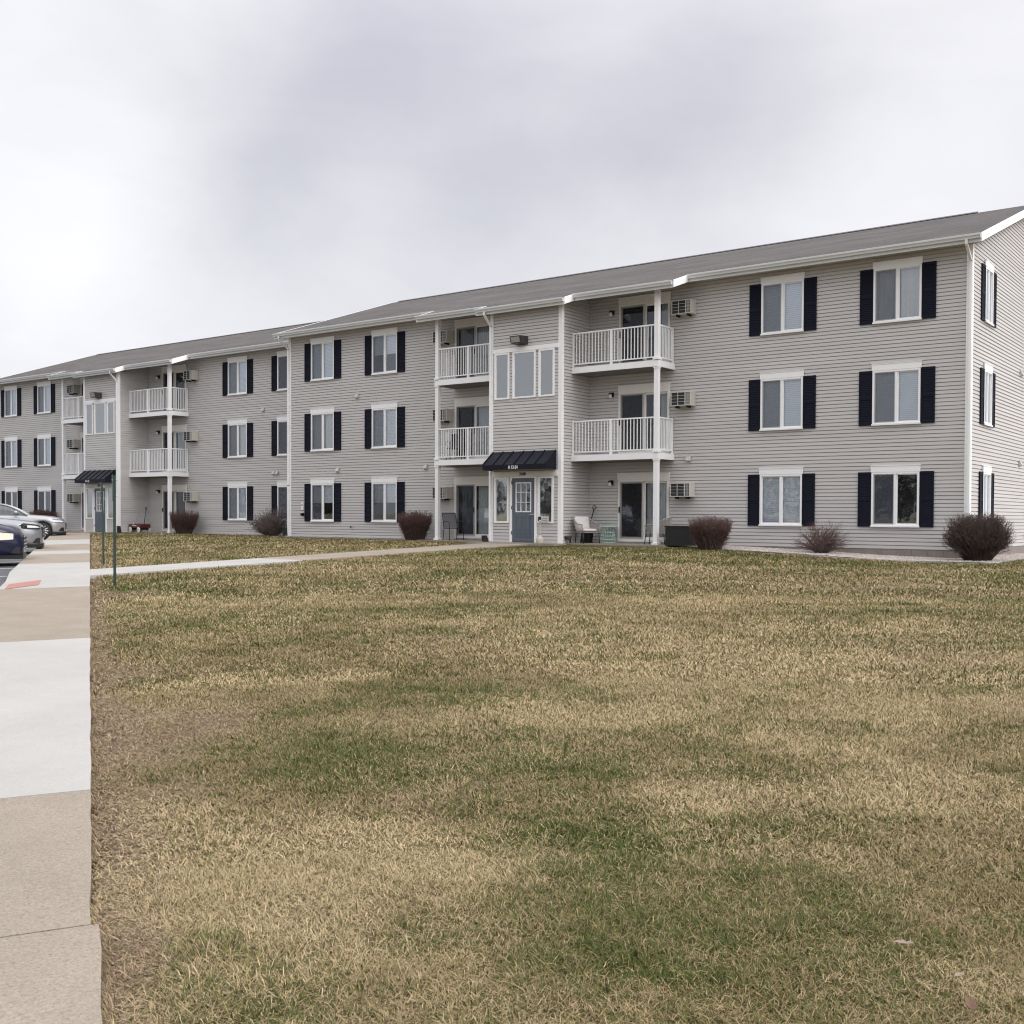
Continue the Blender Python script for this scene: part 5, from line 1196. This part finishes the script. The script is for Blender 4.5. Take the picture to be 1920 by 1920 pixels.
    obj('tail_light', tl.mesh('tail_light', mat('tail_lens', (.35, .02, .02), .2, coat=1.0)), t)
    return t
P_SIL = mat('silver_paint', (.36, .36, .37), .32, metal=.5, coat=1.0); P_GRY = mat('grey_paint', (.27, .275, .295), .30, metal=.6, coat=1.0); P_NAV = mat('navy_paint', (.006, .008, .030), .3, spec=.25, coat=.45)
CARS = [
 dict(name='parked_car', label='navy blue car nearest the camera, only its nose and cloudy headlight in view', cat='car', s=29.96, n=-1.55, paint=P_NAV, L=4.9, W=1.92, top=[(0, .66), (.03, .74), (.1, .83), (.25, .92), (.6, 1.01), (1.0, 1.07), (1.4, 1.10), (4.4, 1.12), (4.8, 1.08), (4.9, .9)], wx=(.95, 3.9), wr=.33, roof=(1.15, 2.05, 4.3, 4.85, 1.72), hl=(.20, .66, .60, .81), grill=(.45, .72, .55), boxy=.7, amber=True, spokes=7),
 dict(name='parked_car', label='grey sedan with dark headlight surround, parked between the navy and silver cars', cat='car', s=36.45, n=-1.35, paint=P_GRY, L=5.0, W=1.9, top=[(0, .70), (.03, .80), (.09, .88), (.2, .93), (.5, .97), (1.0, 1.02), (1.5, 1.06), (4.0, 1.08), (4.8, 1.06), (5.0, .85)], wx=(.95, 4.0), wr=.36, roof=(1.55, 2.45, 3.5, 4.5, 1.47), hl=(.07, .52, .70, .85), grill=(.48, .80, .62), boxy=1.0, amber=False, spokes=10),
 dict(name='parked_car', label='silver sedan with bright spoked wheel parked nearest the farther entrance', cat='car', s=49.57, n=-.95, paint=P_SIL, L=4.9, W=1.85, top=[(0, .62), (.03, .71), (.1, .79), (.25, .86), (.6, .92), (1.0, .95), (1.45, .98), (4.0, 1.02), (4.7, 1.0), (4.9, .8)], wx=(.88, 3.75), wr=.335, roof=(1.45, 2.5, 3.4, 4.4, 1.44), hl=(.06, .50, .62, .76), grill=(.38, .66, .55), boxy=1.0, amber=False, spokes=12)]
for c in CARS:
    car(c['name'], c['label'], c['cat'], c['s'], c['n'], c['paint'], c['L'], c['W'], c['top'], c['wx'], c['wr'], c['roof'], None, c['hl'], c['grill'], c['boxy'], .2, c['amber'], c['spokes'], 'dark headlight' in c['label'])['group'] = 'cars parked nose in to the sidewalk'

# ------------------------------------------------------------------ dead leaves on the lawn
LEAF = mat('dead_leaf', (.13, .075, .045), .8, var=.2, vscale=30); LEAFP = mat('pale_leaf', (.27, .215, .165), .8, var=.2, vscale=30)
for lab, x, y, r, mm, rz in (('pale curled dead leaf lying on the green grass at lower right', -1.05, 3.6, .032, LEAFP, .4), ('brown curled dead leaf lying at the bottom right corner of the lawn', -.76, 3.27, .042, LEAF, 2.0), ('grey brown dead leaf lying just above the bottom right corner leaf', -.84, 3.46, .022, LEAFP, 1.1), ('small brown dead leaf lying in mid lawn before the nearer entrance', -9.39, 13.13, .05, LEAF, 2.5)):
    b = MB(); n = 8; z = float(gz(x, y)) + .012
    out = [(-1, 0), (-.6, .35), (-.3, .3), (0, .55), (.3, .32), (.65, .36), (1, 0), (.65, -.34), (.3, -.3), (0, -.5), (-.3, -.28), (-.6, -.34)]
    for dz in (0, .0015):
        vs = [(p * r, q * r, .35 * r * (abs(q) * 1.5 + p * p * .6) + dz) for p, q in out] + [(0, 0, dz)]
        b.add(vs, [(i, (i + 1) % 12, 12) if dz else ((i + 1) % 12, i, 12) for i in range(12)])
    tag(obj('dead_leaf', b.mesh('dead_leaf', mm), None, (x, y, z), rz), lab, 'leaf', 'dead leaves on the lawn')
